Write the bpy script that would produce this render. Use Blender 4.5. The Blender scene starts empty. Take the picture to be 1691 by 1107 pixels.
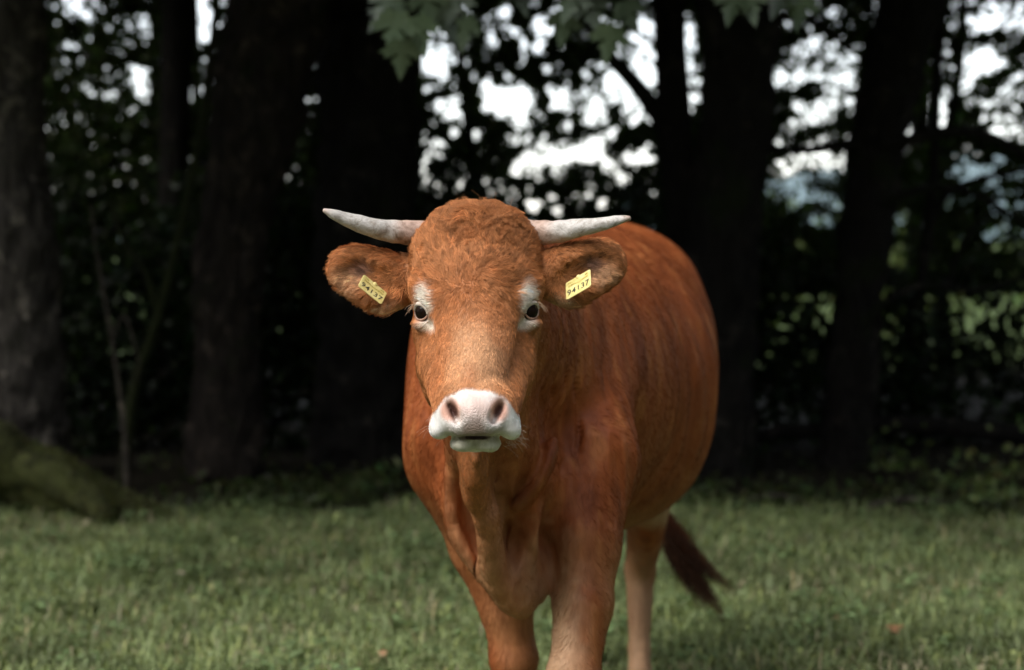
import bpy, bmesh, math, random
import numpy as np
from mathutils import Vector, Matrix

# ------------------------------------------------------------------ camera, sky, sun, exposure
scene = bpy.context.scene
COL = scene.collection
FPX, CX, CY, CAM_H = 3150.0, 845.5, 553.5, 1.338
PITCH = math.atan(167.5 / FPX)
cam_data = bpy.data.cameras.new('camera')
cam = bpy.data.objects.new('camera', cam_data)
COL.objects.link(cam)
cam.location = (0, 0, CAM_H)
cam.rotation_euler = (math.radians(90) - PITCH, 0, 0)
cam_data.sensor_width = 36.0
cam_data.lens = FPX / 1691.0 * 36.0
cam_data.clip_start = 0.05
cam_data.clip_end = 3000.0
cam_data.dof.use_dof = True
cam_data.dof.focus_distance = 3.40
cam_data.dof.aperture_fstop = 2.9
scene.camera = cam

SUN_DIR = Vector((-0.60, -0.46, 0.95)).normalized()       # from the scene towards the sun
world = bpy.data.worlds.new('World')
scene.world = world
world.use_nodes = True
wn = world.node_tree.nodes
wl = world.node_tree.links
bg = wn['Background']
sky = wn.new('ShaderNodeTexSky')
sky.sky_type = 'NISHITA'
sky.sun_disc = False
sky.sun_elevation = math.asin(SUN_DIR.z)
sky.sun_rotation = math.atan2(SUN_DIR.x, SUN_DIR.y)
sky.air_density = 1.0
sky.dust_density = 0.5
sky.ozone_density = 1.0
hsv = wn.new('ShaderNodeHueSaturation')                   # thin overcast: a whiter sky all round
hsv.inputs['Saturation'].default_value = 0.35
wl.new(sky.outputs[0], hsv.inputs['Color'])
wl.new(hsv.outputs[0], bg.inputs['Color'])
bg.inputs['Strength'].default_value = 0.15

sun_data = bpy.data.lights.new('sun', 'SUN')
sun_data.energy = 2.0
sun_data.angle = math.radians(50)
sun_data.color = (1.0, 0.965, 0.92)
sun = bpy.data.objects.new('sun', sun_data)
COL.objects.link(sun)
sun.location = (-6, -5, 9)
sun.rotation_euler = SUN_DIR.to_track_quat('Z', 'Y').to_euler()

vs = scene.view_settings
vs.view_transform = 'Standard'
vs.look = 'None'
vs.exposure = 1.2
vs.gamma = 1.0
vs.use_curve_mapping = False
cy = scene.cycles
cy.use_denoising = True
cy.max_bounces = 6
cy.diffuse_bounces = 3
cy.glossy_bounces = 2
cy.transmission_bounces = 4
cy.transparent_max_bounces = 8
cy.sample_clamp_indirect = 4.0

rng = np.random.default_rng(11)
random.seed(5)

# ------------------------------------------------------------------ helpers
def P(px, py, Y):
    """A point of the place that lies at depth Y, from where it was measured in the photograph."""
    a = (px - CX) / FPX
    b = (CY - py) / FPX
    t = Y / (math.cos(PITCH) + b * math.sin(PITCH))
    return np.array([a * t, Y, CAM_H + t * (-math.sin(PITCH) + b * math.cos(PITCH))])

def L(px, Y):
    return px * Y / FPX

def tag(o, label=None, cat=None, group=None, kind=None):
    for k, v in (('label', label), ('category', cat), ('group', group), ('kind', kind)):
        if v:
            o[k] = v
    return o

def empty(name, loc):
    o = bpy.data.objects.new(name, None)
    COL.objects.link(o)
    o.location = loc
    return o

def link(name, data, parent=None, mat=None):
    o = bpy.data.objects.new(name, data)
    COL.objects.link(o)
    if mat is not None:
        data.materials.append(mat)
    if parent is not None:
        o.parent = parent
        if parent.parent is None:                          # parts keep their place in the world
            o.matrix_parent_inverse = Matrix.Translation(parent.location).inverted()
    return o

def mesh_np(name, verts, quads=None, tris=None, smooth=True, attrs=None):
    """One mesh from numpy arrays; attrs = {name: (n,3) linear colours per vertex}."""
    me = bpy.data.meshes.new(name)
    verts = np.asarray(verts, dtype=np.float32)
    faces = []
    nq = 0 if quads is None else len(quads)
    nt = 0 if tris is None else len(tris)
    idx = []
    tot = []
    if nq:
        idx.append(np.asarray(quads, dtype=np.int32).ravel()); tot.append(np.full(nq, 4, dtype=np.int32))
    if nt:
        idx.append(np.asarray(tris, dtype=np.int32).ravel()); tot.append(np.full(nt, 3, dtype=np.int32))
    idx = np.concatenate(idx); tot = np.concatenate(tot)
    me.vertices.add(len(verts)); me.vertices.foreach_set('co', verts.ravel())
    me.loops.add(len(idx)); me.loops.foreach_set('vertex_index', idx)
    me.polygons.add(len(tot))
    st = np.zeros(len(tot), dtype=np.int32); st[1:] = np.cumsum(tot)[:-1]
    me.polygons.foreach_set('loop_start', st)
    if smooth:
        me.polygons.foreach_set('use_smooth', np.ones(len(tot), dtype=bool))
    me.update(calc_edges=True)
    if attrs:
        for k, c in attrs.items():
            a = me.attributes.new(k, 'FLOAT_COLOR', 'POINT')
            c4 = np.ones((len(verts), 4), dtype=np.float32); c4[:, :3] = c
            a.data.foreach_set('color', c4.ravel())
    return me

def new_mat(name):
    m = bpy.data.materials.new(name)
    m.use_nodes = True
    nt = m.node_tree
    return m, nt.nodes, nt.links, nt.nodes['Principled BSDF']

def noise_node(n, l, scale, detail=3.0, rough=0.6, vec=None, dist=0.0):
    t = n.new('ShaderNodeTexNoise')
    t.inputs['Scale'].default_value = scale
    t.inputs['Detail'].default_value = detail
    t.inputs['Roughness'].default_value = rough
    t.inputs['Distortion'].default_value = dist
    if vec is not None:
        l.new(vec, t.inputs['Vector'])
    return t

def ramp_node(n, l, fac, stops):
    r = n.new('ShaderNodeValToRGB')
    e = r.color_ramp.elements
    while len(e) < len(stops):
        e.new(0.5)
    for i, (p, c) in enumerate(stops):
        e[i].position = p
        e[i].color = (c[0], c[1], c[2], 1) if not isinstance(c, (int, float)) else (c, c, c, 1)
    l.new(fac, r.inputs[0])
    return r

def bump_to(n, l, bsdf, height, strength, dist):
    b = n.new('ShaderNodeBump')
    b.inputs['Strength'].default_value = strength
    b.inputs['Distance'].default_value = dist
    l.new(height, b.inputs['Height'])
    l.new(b.outputs[0], bsdf.inputs['Normal'])
    return b

def tube(points, radii, sides=10, cap=True, squash=None, wob=0.0, seed=0):
    """Vertices and quads of a tapering tube along points; wob roughens the section."""
    r_ = np.random.default_rng(seed)
    pts = [np.array(p, float) for p in points]
    n = len(pts)
    V = []; Q = []; T = []
    prev = None
    ph = r_.uniform(0, 6.28, 4)
    for i in range(n):
        t = pts[min(i + 1, n - 1)] - pts[max(i - 1, 0)]
        t = t / (np.linalg.norm(t) + 1e-9)
        if prev is None:
            ref = np.array([0, 1, 0.]) if abs(t[1]) < 0.8 else np.array([1., 0, 0])
            u = np.cross(t, ref)
        else:
            u = prev - t * np.dot(prev, t)
        u /= np.linalg.norm(u) + 1e-9
        prev = u
        v = np.cross(t, u)
        for k in range(sides):
            a = 2 * math.pi * k / sides
            rr = radii[i] * (1 + wob * (0.6 * math.sin(3 * a + ph[0] + i * 0.35) + 0.5 * math.sin(5 * a + ph[1] - i * 0.6) + 0.4 * math.sin(2 * a + ph[2] + i * 0.9)))
            V.append(pts[i] + rr * (math.cos(a) * u + math.sin(a) * v))
    for i in range(n - 1):
        for k in range(sides):
            k2 = (k + 1) % sides
            Q.append((i * sides + k, i * sides + k2, (i + 1) * sides + k2, (i + 1) * sides + k))
    if cap:
        for s, i in ((0, 0), (1, n - 1)):
            c = len(V); V.append(pts[i])
            for k in range(sides):
                k2 = (k + 1) % sides
                T.append((c, i * sides + k2, i * sides + k) if s == 0 else (c, i * sides + k, i * sides + k2))
    return np.array(V), Q, T

def spline(pts, n):
    """Catmull-Rom through the points."""
    pts = np.array(pts, float)
    p = np.vstack([2 * pts[0] - pts[1], pts, 2 * pts[-1] - pts[-2]])
    out = []
    m = len(pts) - 1
    for i in range(n):
        s = i / (n - 1) * m
        k = min(int(s), m - 1); t = s - k
        a, b, c, d = p[k], p[k + 1], p[k + 2], p[k + 3]
        out.append(0.5 * ((2 * b) + (-a + c) * t + (2 * a - 5 * b + 4 * c - d) * t * t + (-a + 3 * b - 3 * c + d) * t ** 3))
    return np.array(out)

def tubes_mesh(name, list_of):
    V = []; Q = []; T = []; o = 0
    for v, q, t in list_of:
        V.append(v); Q += [tuple(i + o for i in f) for f in q]; T += [tuple(i + o for i in f) for f in t]; o += len(v)
    return mesh_np(name, np.vstack(V), Q or None, T or None)

def hair_object(name, strands, radius, colours, mat, parent, tip=0.25):
    """strands (n,k,3) as a hair-curves object with a colour per strand."""
    n, k, _ = strands.shape
    hc = bpy.data.hair_curves.new(name)
    hc.add_curves([k] * n)
    hc.points.foreach_set('position', strands.astype(np.float32).ravel())
    rad = np.asarray(radius, dtype=np.float32).reshape(-1, 1) * np.linspace(1.0, tip, k, dtype=np.float32)[None, :]
    rad = np.broadcast_to(rad, (n, k)).astype(np.float32)
    a = hc.attributes.get('radius') or hc.attributes.new('radius', 'FLOAT', 'POINT')
    a.data.foreach_set('value', np.ascontiguousarray(rad).ravel())
    c4 = np.ones((n, 4), dtype=np.float32); c4[:, :3] = colours
    c = hc.attributes.new('Col', 'FLOAT_COLOR', 'CURVE')
    c.data.foreach_set('color', c4.ravel())
    return link(name, hc, parent, mat)

def vnoise(p, scale, seed=0):
    """Smooth value noise in numpy, -1..1."""
    q = np.asarray(p, float) * scale + seed * 17.31
    i = np.floor(q).astype(np.int64); f = q - i
    f = f * f * (3 - 2 * f)
    def h(a, b, c):
        n = (a * 73856093) ^ (b * 19349663) ^ (c * 83492791) ^ (seed * 2654435)
        n = (n ^ (n >> 13)) * 1274126177
        n = n ^ (n >> 16)
        return (n & 0xffff) / 32767.5 - 1.0
    r = 0
    for dx in (0, 1):
        wx = f[:, 0] if dx else 1 - f[:, 0]
        for dy in (0, 1):
            wy = f[:, 1] if dy else 1 - f[:, 1]
            for dz in (0, 1):
                wz = f[:, 2] if dz else 1 - f[:, 2]
                r = r + wx * wy * wz * h(i[:, 0] + dx, i[:, 1] + dy, i[:, 2] + dz)
    return r

def sstep(a, b, x):
    t = np.clip((x - a) / (b - a), 0, 1)
    return t * t * (3 - 2 * t)
# ------------------------------------------------------------------ materials of the setting
def leaf_material(name, trans=0.25, rough=0.5):
    m, n, l, b = new_mat(name)
    at = n.new('ShaderNodeAttribute'); at.attribute_name = 'Col'
    l.new(at.outputs['Color'], b.inputs['Base Color'])
    b.inputs['Roughness'].default_value = rough
    b.inputs['Specular IOR Level'].default_value = 0.25
    tr = n.new('ShaderNodeBsdfTranslucent')
    mu = n.new('ShaderNodeVectorMath'); mu.operation = 'MULTIPLY'; mu.inputs[1].default_value = (1.1, 1.25, 0.6)
    l.new(at.outputs['Color'], mu.inputs[0]); l.new(mu.outputs[0], tr.inputs['Color'])
    mix = n.new('ShaderNodeMixShader'); mix.inputs[0].default_value = trans
    l.new(b.outputs[0], mix.inputs[1]); l.new(tr.outputs[0], mix.inputs[2])
    l.new(mix.outputs[0], n['Material Output'].inputs['Surface'])
    return m
leaf_mat = leaf_material('leaf', 0.38)
grass_mat = leaf_material('grass_blade', 0.22, 0.55)

def bark_material(name, dark, light, moss, moss_amt, scale=9.0):
    m, n, l, b = new_mat(name)
    tc = n.new('ShaderNodeTexCoord')
    mp = n.new('ShaderNodeMapping'); mp.inputs['Scale'].default_value = (1, 1, 0.25)
    l.new(tc.outputs['Object'], mp.inputs['Vector'])
    a = noise_node(n, l, scale * 2.2, 6, 0.7, mp.outputs[0], 0.9)
    v = n.new('ShaderNodeTexVoronoi'); v.feature = 'DISTANCE_TO_EDGE'; v.inputs['Scale'].default_value = scale * 1.6
    l.new(mp.outputs[0], v.inputs['Vector'])
    lich = noise_node(n, l, 7, 5, 0.7, tc.outputs['Object'], 0.3)
    c1 = ramp_node(n, l, a.outputs['Fac'], [(0.33, dark), (0.66, light)])
    c2 = ramp_node(n, l, lich.outputs['Fac'], [(0.56, 0.0), (0.68, 1.0)])
    mx1 = n.new('ShaderNodeMixRGB'); mx1.inputs[2].default_value = (light[0] * 3.6, light[1] * 3.6, light[2] * 3.5, 1)
    mf = n.new('ShaderNodeMath'); mf.operation = 'MULTIPLY'; mf.inputs[1].default_value = 0.7
    l.new(c2.outputs[0], mf.inputs[0]); l.new(mf.outputs[0], mx1.inputs[0]); l.new(c1.outputs[0], mx1.inputs[1])
    mo = noise_node(n, l, 3.1, 5, 0.65, tc.outputs['Object'], 0.2)
    c3 = ramp_node(n, l, mo.outputs['Fac'], [(0.62 - moss_amt * 0.4, 0.0), (0.72 - moss_amt * 0.4, 1.0)])
    mx2 = n.new('ShaderNodeMixRGB'); mx2.inputs[2].default_value = (*moss, 1)
    l.new(c3.outputs[0], mx2.inputs[0]); l.new(mx1.outputs[0], mx2.inputs[1])
    l.new(mx2.outputs[0], b.inputs['Base Color'])
    b.inputs['Roughness'].default_value = 0.9
    b.inputs['Specular IOR Level'].default_value = 0.15
    ad = n.new('ShaderNodeMath'); ad.operation = 'ADD'
    l.new(a.outputs['Fac'], ad.inputs[0]); l.new(v.outputs['Distance'], ad.inputs[1])
    bump_to(n, l, b, ad.outputs[0], 1.0, 0.05)
    return m
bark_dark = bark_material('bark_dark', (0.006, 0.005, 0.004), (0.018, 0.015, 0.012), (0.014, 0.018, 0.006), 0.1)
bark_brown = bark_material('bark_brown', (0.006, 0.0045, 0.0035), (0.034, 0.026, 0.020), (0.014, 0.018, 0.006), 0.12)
bark_grey = bark_material('bark_grey', (0.020, 0.017, 0.014), (0.088, 0.076, 0.063), (0.025, 0.03, 0.015), 0.05)
bark_moss = bark_material('bark_moss', (0.010, 0.009, 0.005), (0.022, 0.020, 0.011), (0.018, 0.022, 0.006), 0.6)
moss_mat = bark_material('moss', (0.026, 0.026, 0.012), (0.066, 0.070, 0.024), (0.082, 0.090, 0.028), 0.4, 16)
bark_dead = bark_material('dead_wood', (0.03, 0.025, 0.02), (0.085, 0.07, 0.055), (0.05, 0.05, 0.03), 0.02, 16)

# ------------------------------------------------------------------ ground
EDGE_Y = 9.05
def edge_y(x):
    return EDGE_Y + 0.18 * math.sin(x * 1.3 + 0.5) + 0.10 * math.sin(x * 3.1 + 2)
def ground_z(x, y):
    x = np.asarray(x, float); y = np.asarray(y, float)
    bank = sstep(8.5, 10.2, y) * (1 - sstep(14.0, 19.0, y))
    return 0.02 * np.sin(x * 1.7 + y * 0.9) + 0.015 * np.sin(x * 0.6 - y * 2.1) + bank * (0.06 + 0.03 * np.sin(x * 2.3)) * np.exp(-(x / 30) ** 2) - sstep(19, 60, y) * 1.2
gx = np.concatenate([np.linspace(-1500, -14, 12), np.linspace(-12, 12, 97), np.linspace(14, 1500, 12)])
gy = np.concatenate([np.linspace(-400, -4, 12), np.linspace(-3, 22, 101), np.linspace(25, 80, 14), np.linspace(110, 2400, 10)])
GX, GY = np.meshgrid(gx, gy, indexing='ij')
GV = np.stack([GX.ravel(), GY.ravel(), ground_z(GX, GY).ravel()], 1)
ny_ = len(gy)
GQ = [(i * ny_ + j, (i + 1) * ny_ + j, (i + 1) * ny_ + j + 1, i * ny_ + j + 1) for i in range(len(gx) - 1) for j in range(ny_ - 1)]
gm, n_, l_, b_ = new_mat('ground')
tc = n_.new('ShaderNodeTexCoord')
sx = n_.new('ShaderNodeSeparateXYZ'); l_.new(tc.outputs['Object'], sx.inputs[0])
na = noise_node(n_, l_, 3.0, 6, 0.7, tc.outputs['Object'])
nb = noise_node(n_, l_, 40, 4, 0.7, tc.outputs['Object'])
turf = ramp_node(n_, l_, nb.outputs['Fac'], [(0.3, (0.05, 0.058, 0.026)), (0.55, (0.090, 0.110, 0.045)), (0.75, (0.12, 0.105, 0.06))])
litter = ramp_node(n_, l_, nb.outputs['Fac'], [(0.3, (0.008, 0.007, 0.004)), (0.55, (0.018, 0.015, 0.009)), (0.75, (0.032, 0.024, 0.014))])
def smooth_y(a, b_pos, off):
    o = n_.new('ShaderNodeMath'); o.operation = 'MULTIPLY_ADD'; o.inputs[1].default_value = off; l_.new(na.outputs['Fac'], o.inputs[0]); l_.new(sx.outputs['Y'], o.inputs[2])
    r = n_.new('ShaderNodeMapRange'); r.interpolation_type = 'SMOOTHSTEP'
    r.inputs['From Min'].default_value = a; r.inputs['From Max'].default_value = b_pos
    l_.new(o.outputs[0], r.inputs['Value'])
    return r
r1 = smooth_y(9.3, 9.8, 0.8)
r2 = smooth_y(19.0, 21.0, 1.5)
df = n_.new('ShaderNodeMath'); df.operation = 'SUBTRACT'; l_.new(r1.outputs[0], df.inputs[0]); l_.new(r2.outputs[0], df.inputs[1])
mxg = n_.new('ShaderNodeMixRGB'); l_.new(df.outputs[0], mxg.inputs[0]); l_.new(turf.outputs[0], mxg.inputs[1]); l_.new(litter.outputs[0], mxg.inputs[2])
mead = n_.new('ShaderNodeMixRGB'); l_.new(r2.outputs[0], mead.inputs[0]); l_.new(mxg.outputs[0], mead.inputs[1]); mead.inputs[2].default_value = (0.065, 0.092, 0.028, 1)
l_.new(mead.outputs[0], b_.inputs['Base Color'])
b_.inputs['Roughness'].default_value = 0.95
b_.inputs['Specular IOR Level'].default_value = 0.1
bump_to(n_, l_, b_, nb.outputs['Fac'], 0.6, 0.03)
tag(link('ground', mesh_np('ground', GV, GQ), None, gm), 'uneven turf running into dark leaf litter under the trees', 'ground', kind='structure')

# far wooded hill beyond the meadow, haze blue put into its colour
hv = []; hq = []
hxs = np.linspace(-700, 1100, 90)
for i, x in enumerate(hxs):
    top = 22 + 30 * math.exp(-((x - 330) / 260) ** 2) + 4 * math.sin(x * 0.02) + 2.5 * math.sin(x * 0.09 + 1) + 1.2 * math.sin(x * 0.31) - 26 * math.exp(-((x + 60) / 230) ** 2)
    for k, (yy, zz) in enumerate(((700, -3), (760, top * 0.45), (840, top * 0.85), (930, top), (1300, top * 0.7), (1600, -3))):
        hv.append((x, yy, zz))
for i in range(len(hxs) - 1):
    for k in range(5):
        hq.append((i * 6 + k, (i + 1) * 6 + k, (i + 1) * 6 + k + 1, i * 6 + k + 1))
hm, n_, l_, b_ = new_mat('far_woods_hazed')
tc = n_.new('ShaderNodeTexCoord')
na = noise_node(n_, l_, 0.03, 5, 0.7, tc.outputs['Object'])
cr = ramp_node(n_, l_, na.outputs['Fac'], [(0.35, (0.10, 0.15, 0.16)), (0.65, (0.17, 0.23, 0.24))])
l_.new(cr.outputs[0], b_.inputs['Base Color']); b_.inputs['Roughness'].default_value = 1.0
tag(link('hill', mesh_np('hill', hv, hq), None, hm), 'wooded hill far beyond the trees, tinted with painted blue haze', 'hill', kind='structure')

# ------------------------------------------------------------------ leaves
def leaf_cloud(name, pos, size, cols, droop=0.3, seed=0, aspect=0.62):
    """One crown or bush: every leaf a small bent blade of four faces' worth of outline."""
    r_ = np.random.default_rng(seed)
    m = len(pos)
    a = r_.normal(0, 1, (m, 3)); a[:, 2] -= droop; a /= np.linalg.norm(a, axis=1, keepdims=True)
    b = r_.normal(0, 1, (m, 3)); b -= a * (a * b).sum(1, keepdims=True); b /= np.linalg.norm(b, axis=1, keepdims=True)
    n = np.cross(a, b)
    s = size[:, None]
    p0 = pos - a * s * 0.5
    p1 = pos + b * s * aspect * 0.5 - a * s * 0.08 + n * s * 0.10
    p2 = pos + a * s * 0.5
    p3 = pos - b * s * aspect * 0.5 - a * s * 0.08 + n * s * 0.10
    V = np.stack([p0, p1, p2, p3], 1).reshape(-1, 3)
    q = np.arange(m * 4).reshape(m, 4)
    T = np.concatenate([q[:, [0, 1, 2]], q[:, [0, 2, 3]]])
    C4 = np.repeat(cols, 4, 0)
    return mesh_np(name, V, None, T, smooth=False, attrs={'Col': C4})

def leaf_cols(m, base, var, seed):
    r_ = np.random.default_rng(seed)
    c = np.array(base)[None, :] * (1 + var * r_.normal(0, 1, (m, 1)))
    c = c * (1 + 0.12 * r_.normal(0, 1, (m, 3)))
    return np.clip(c, 0.006, 0.5)

# the tree trunks at the edge of the wood ----------------------------------------------------
GREEN = (0.026, 0.038, 0.012)
def trunk_tube(pts, radii, sides=20, wob=0.06, seed=0, flare=True, n=26):
    c = spline([P(*p) for p in pts], n)
    Yb = pts[-1][2]
    r = np.interp(np.linspace(0, 1, n), np.linspace(0, 1, len(radii)), [L(v, Yb) for v in radii])
    # carry the trunk down into the ground and up into the crown
    base = c[-1]; gz = float(ground_z(base[0], base[1]))
    down = (c[-1] - c[-3]); down /= np.linalg.norm(down)
    ex = []; er = []
    z0 = base[2]
    if z0 > gz:
        for f in np.linspace(0.2, 1.0, 7):
            p = base + down * ((z0 - gz + 0.08) / max(-down[2], 0.4)) * f
            ex.append(p); er.append(r[-1] * (1 + (0.65 * f ** 3 if flare else 0.0)))
    up = (c[0] - c[2]); up /= np.linalg.norm(up)
    uu = [c[0] + up * d for d in (3.6, 2.8, 2.0, 1.3, 0.6)]
    ur = [r[0] * f for f in (0.45, 0.62, 0.76, 0.88, 0.96)]
    c = np.vstack([uu, c] + ([np.array(ex)] if ex else [])); r = np.concatenate([ur, r, er])
    return tube(c, r, sides, True, wob=wob, seed=seed), c

crown_meshes = []
for k in range(3):
    m = 13000
    r_ = np.random.default_rng(100 + k)
    d = r_.normal(0, 1, (m, 3)); d /= np.linalg.norm(d, axis=1, keepdims=True)
    rr = r_.random(m) ** 0.42
    p = d * rr[:, None] * np.array([2.5, 3.2, 2.0])
    clump = vnoise(p, 1.6, 200 + k)
    keep = (clump > -0.45) | (r_.random(m) < 0.3)
    p = p[keep]
    p[:, 2] += 0.35 * vnoise(p, 0.9, 210 + k)
    crown_meshes.append(leaf_cloud('crown', p, r_.uniform(0.13, 0.22, len(p)), leaf_cols(len(p), GREEN, 0.25, 300 + k), 0.5, 310 + k, 0.8))
    crown_meshes[-1].materials.append(leaf_mat)

TREES = [
    # name, label, trunk points (px, py, depth), radii px, bark, crown centre offset (x, y, z)
    ('old_tree', 'stout grey trunk with pale weathered bark at the edge beside the mossy bank', [(18, 0, 9.9), (28, 250, 9.9), (40, 450, 9.9), (34, 640, 9.9), (26, 800, 9.9)], [46, 50, 58, 68, 88], bark_grey, (-0.9, -2.0)),
    ('young_tree', 'thin dark trunk between the grey trunk and the brown bark trunk', [(292, 0, 12.6), (290, 200, 12.6), (286, 400, 12.6), (284, 660, 12.6)], [26, 25, 25, 27], bark_dark, (0.0, -0.8)),
    ('rough_barked_tree', 'thick leaning trunk with rough brown bark and pale lichen flecks', [(462, 0, 9.95), (432, 150, 9.95), (396, 330, 9.95), (372, 560, 9.95), (374, 790, 9.95)], [84, 74, 62, 50, 58], bark_brown, (0.3, -1.4)),
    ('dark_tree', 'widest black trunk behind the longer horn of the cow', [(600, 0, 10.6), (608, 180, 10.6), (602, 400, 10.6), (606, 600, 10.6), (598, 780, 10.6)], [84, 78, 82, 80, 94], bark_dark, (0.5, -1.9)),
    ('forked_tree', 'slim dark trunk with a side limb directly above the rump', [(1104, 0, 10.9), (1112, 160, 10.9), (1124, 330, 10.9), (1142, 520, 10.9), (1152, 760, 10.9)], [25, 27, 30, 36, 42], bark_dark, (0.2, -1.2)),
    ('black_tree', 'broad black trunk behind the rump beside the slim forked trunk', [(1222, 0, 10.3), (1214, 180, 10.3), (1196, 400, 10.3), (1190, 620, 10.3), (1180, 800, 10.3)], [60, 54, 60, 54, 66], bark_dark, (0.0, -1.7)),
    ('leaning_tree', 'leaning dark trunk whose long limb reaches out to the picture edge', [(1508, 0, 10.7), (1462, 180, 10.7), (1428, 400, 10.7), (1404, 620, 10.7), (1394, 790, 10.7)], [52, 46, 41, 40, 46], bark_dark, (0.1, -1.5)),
    ('sapling', 'thin curved sapling stem standing beyond the leaning trunk', [(1545, 180, 11.6), (1538, 330, 11.6), (1515, 500, 11.6), (1478, 680, 11.6), (1462, 780, 11.6)], [8, 9, 10, 11, 12], bark_dark, (0.0, 0.3)),
]
tree_obj = {}
for i, (nm, lab, pts, rad, mat, off) in enumerate(TREES):
    (v, q, t), line = trunk_tube(pts, rad, 56 if rad[0] > 30 else 14, 0.07 if rad[0] > 30 else 0.05, seed=40 + i, n=90 if rad[0] > 30 else 30)
    base = line[-1]
    root = empty(nm, (float(base[0]), float(base[1]), 0.0))
    tag(root, lab, 'tree', 'trees at the edge of the wood')
    if rad[0] > 30:
        ctr = np.stack([np.interp(v[:, 2], line[::-1, 2], line[::-1, 0]), np.interp(v[:, 2], line[::-1, 2], line[::-1, 1]), v[:, 2]], 1)
        out = v - ctr; out /= np.linalg.norm(out, axis=1, keepdims=True) + 1e-6
        rid = 1 - 2 * np.abs(vnoise(v * np.array([1, 1, 0.22]) + 0.04 * np.stack([vnoise(v, 6, 4)] * 3, 1), 24, 5))
        v = v + out * (0.016 * rid + 0.030 * vnoise(v, 2.6, 60 + i) + 0.006 * vnoise(v, 45, 7))[:, None]
    link('trunk', mesh_np('trunk', v, q, t), root, mat)
    tree_obj[nm] = (root, line)
    top = line[0]
    cr_ = bpy.data.objects.new('crown', crown_meshes[i % 3]); COL.objects.link(cr_)
    cr_.parent = root
    sc = 0.55 if nm == 'sapling' else 1.0
    cr_.location = (top[0] + off[0] - base[0], top[1] + off[1] - base[1], 4.6 if sc < 1.0 else (5.5 if nm == 'young_tree' else 5.05))
    cr_.rotation_euler = (0, 0, [0.2, 2.9, -0.3, 3.3, 0.1, 2.8, -0.15, 1.0][i])
    cr_.scale = (sc, sc, sc)
def limb(root, pts, rad, mat, n=16, sides=8, name='branch'):
    c = spline([P(*p) for p in pts], n)
    r = np.interp(np.linspace(0, 1, n), np.linspace(0, 1, len(rad)), [L(v, pts[0][2]) for v in rad])
    v, q, t = tube(c, r, sides, True, wob=0.06, seed=len(pts))
    return link(name, mesh_np(name, v, q, t), root, mat)
limb(tree_obj['forked_tree'][0], [(1118, 245, 10.9), (1085, 190, 10.9), (1045, 135, 10.9), (1000, 85, 10.9), (960, 20, 10.9), (930, -60, 10.9)], [17, 15, 13, 11, 9, 7], bark_dark)
limb(tree_obj['leaning_tree'][0], [(1448, 246, 10.6), (1500, 232, 10.55), (1560, 218, 10.5), (1610, 220, 10.5), (1660, 238, 10.5), (1740, 290, 10.4)], [13, 11, 10, 9, 8, 6], bark_dark)
limb(tree_obj['leaning_tree'][0], [(1446, 240, 10.6), (1390, 240, 10.6), (1330, 248, 10.6), (1270, 245, 10.6), (1150, 232, 10.6)], [9, 8, 7, 6, 3], bark_dark)
limb(tree_obj['leaning_tree'][0], [(1436, 350, 10.6), (1500, 318, 10.5), (1570, 310, 10.5), (1640, 335, 10.5), (1720, 390, 10.5)], [8, 7, 5, 4, 3], bark_dark)
limb(tree_obj['leaning_tree'][0], [(1410, 560, 10.6), (1460, 500, 10.5), (1530, 470, 10.5), (1610, 480, 10.5), (1700, 455, 10.5)], [8, 6, 5, 4, 3], bark_dark)
limb(tree_obj['sapling'][0], [(1500, 600, 11.6), (1550, 520, 11.6), (1590, 400, 11.6), (1650, 340, 11.6)], [6, 5, 4, 3], bark_dark)
limb(tree_obj['black_tree'][0], [(1225, 60, 10.3), (1290, 30, 10.2), (1350, 40, 10.1), (1410, 85, 10.1)], [9, 7, 5, 3], bark_dark)
limb(tree_obj['sapling'][0], [(1530, 380, 11.6), (1565, 320, 11.6), (1620, 295, 11.6), (1700, 280, 11.6)], [7, 6, 5, 3], bark_dark)

# mossy stem that leans against the rough barked trunk
(v, q, t), line = trunk_tube([(352, 60, 9.7), (335, 200, 9.7), (300, 370, 9.68), (262, 520, 9.66), (222, 640, 9.65), (205, 780, 9.64)], [6, 7, 7, 8, 9, 11], 12, 0.08, seed=71)
ms = empty('mossy_tree', (float(line[-1][0]), float(line[-1][1]), 0.0))
tag(ms, 'thin moss covered stem leaning towards the rough brown trunk', 'tree', 'trees at the edge of the wood')
link('trunk', mesh_np('trunk', v, q, t), ms, bark_moss)
limb(ms, [(262, 520, 9.66), (240, 450, 9.64), (205, 400, 9.6), (180, 330, 9.6)], [6, 5, 4, 3], bark_moss)

# pale dead stick standing left of it
st = spline([P(*p) for p in [(150, 340, 9.3), (160, 420, 9.3), (178, 520, 9.3), (194, 620, 9.3), (206, 722, 9.28), (210, 850, 9.2)]], 20)
v, q, t = tube(st, np.linspace(0.006, 0.016, 20), 8, True, wob=0.08, seed=8)
so = link('dead_stick', mesh_np('dead_stick', v, q, t), None, bark_dead)
tag(so, 'pale bare dead stick standing upright behind the mossy bank', 'stick')
v, q, t = tube(spline([P(*p) for p in [(186, 560, 9.3), (205, 520, 9.27), (222, 570, 9.25), (232, 610, 9.25)]], 10), np.linspace(0.010, 0.005, 10), 6)
link('twig', mesh_np('twig', v, q, t), so, bark_dead)

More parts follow.
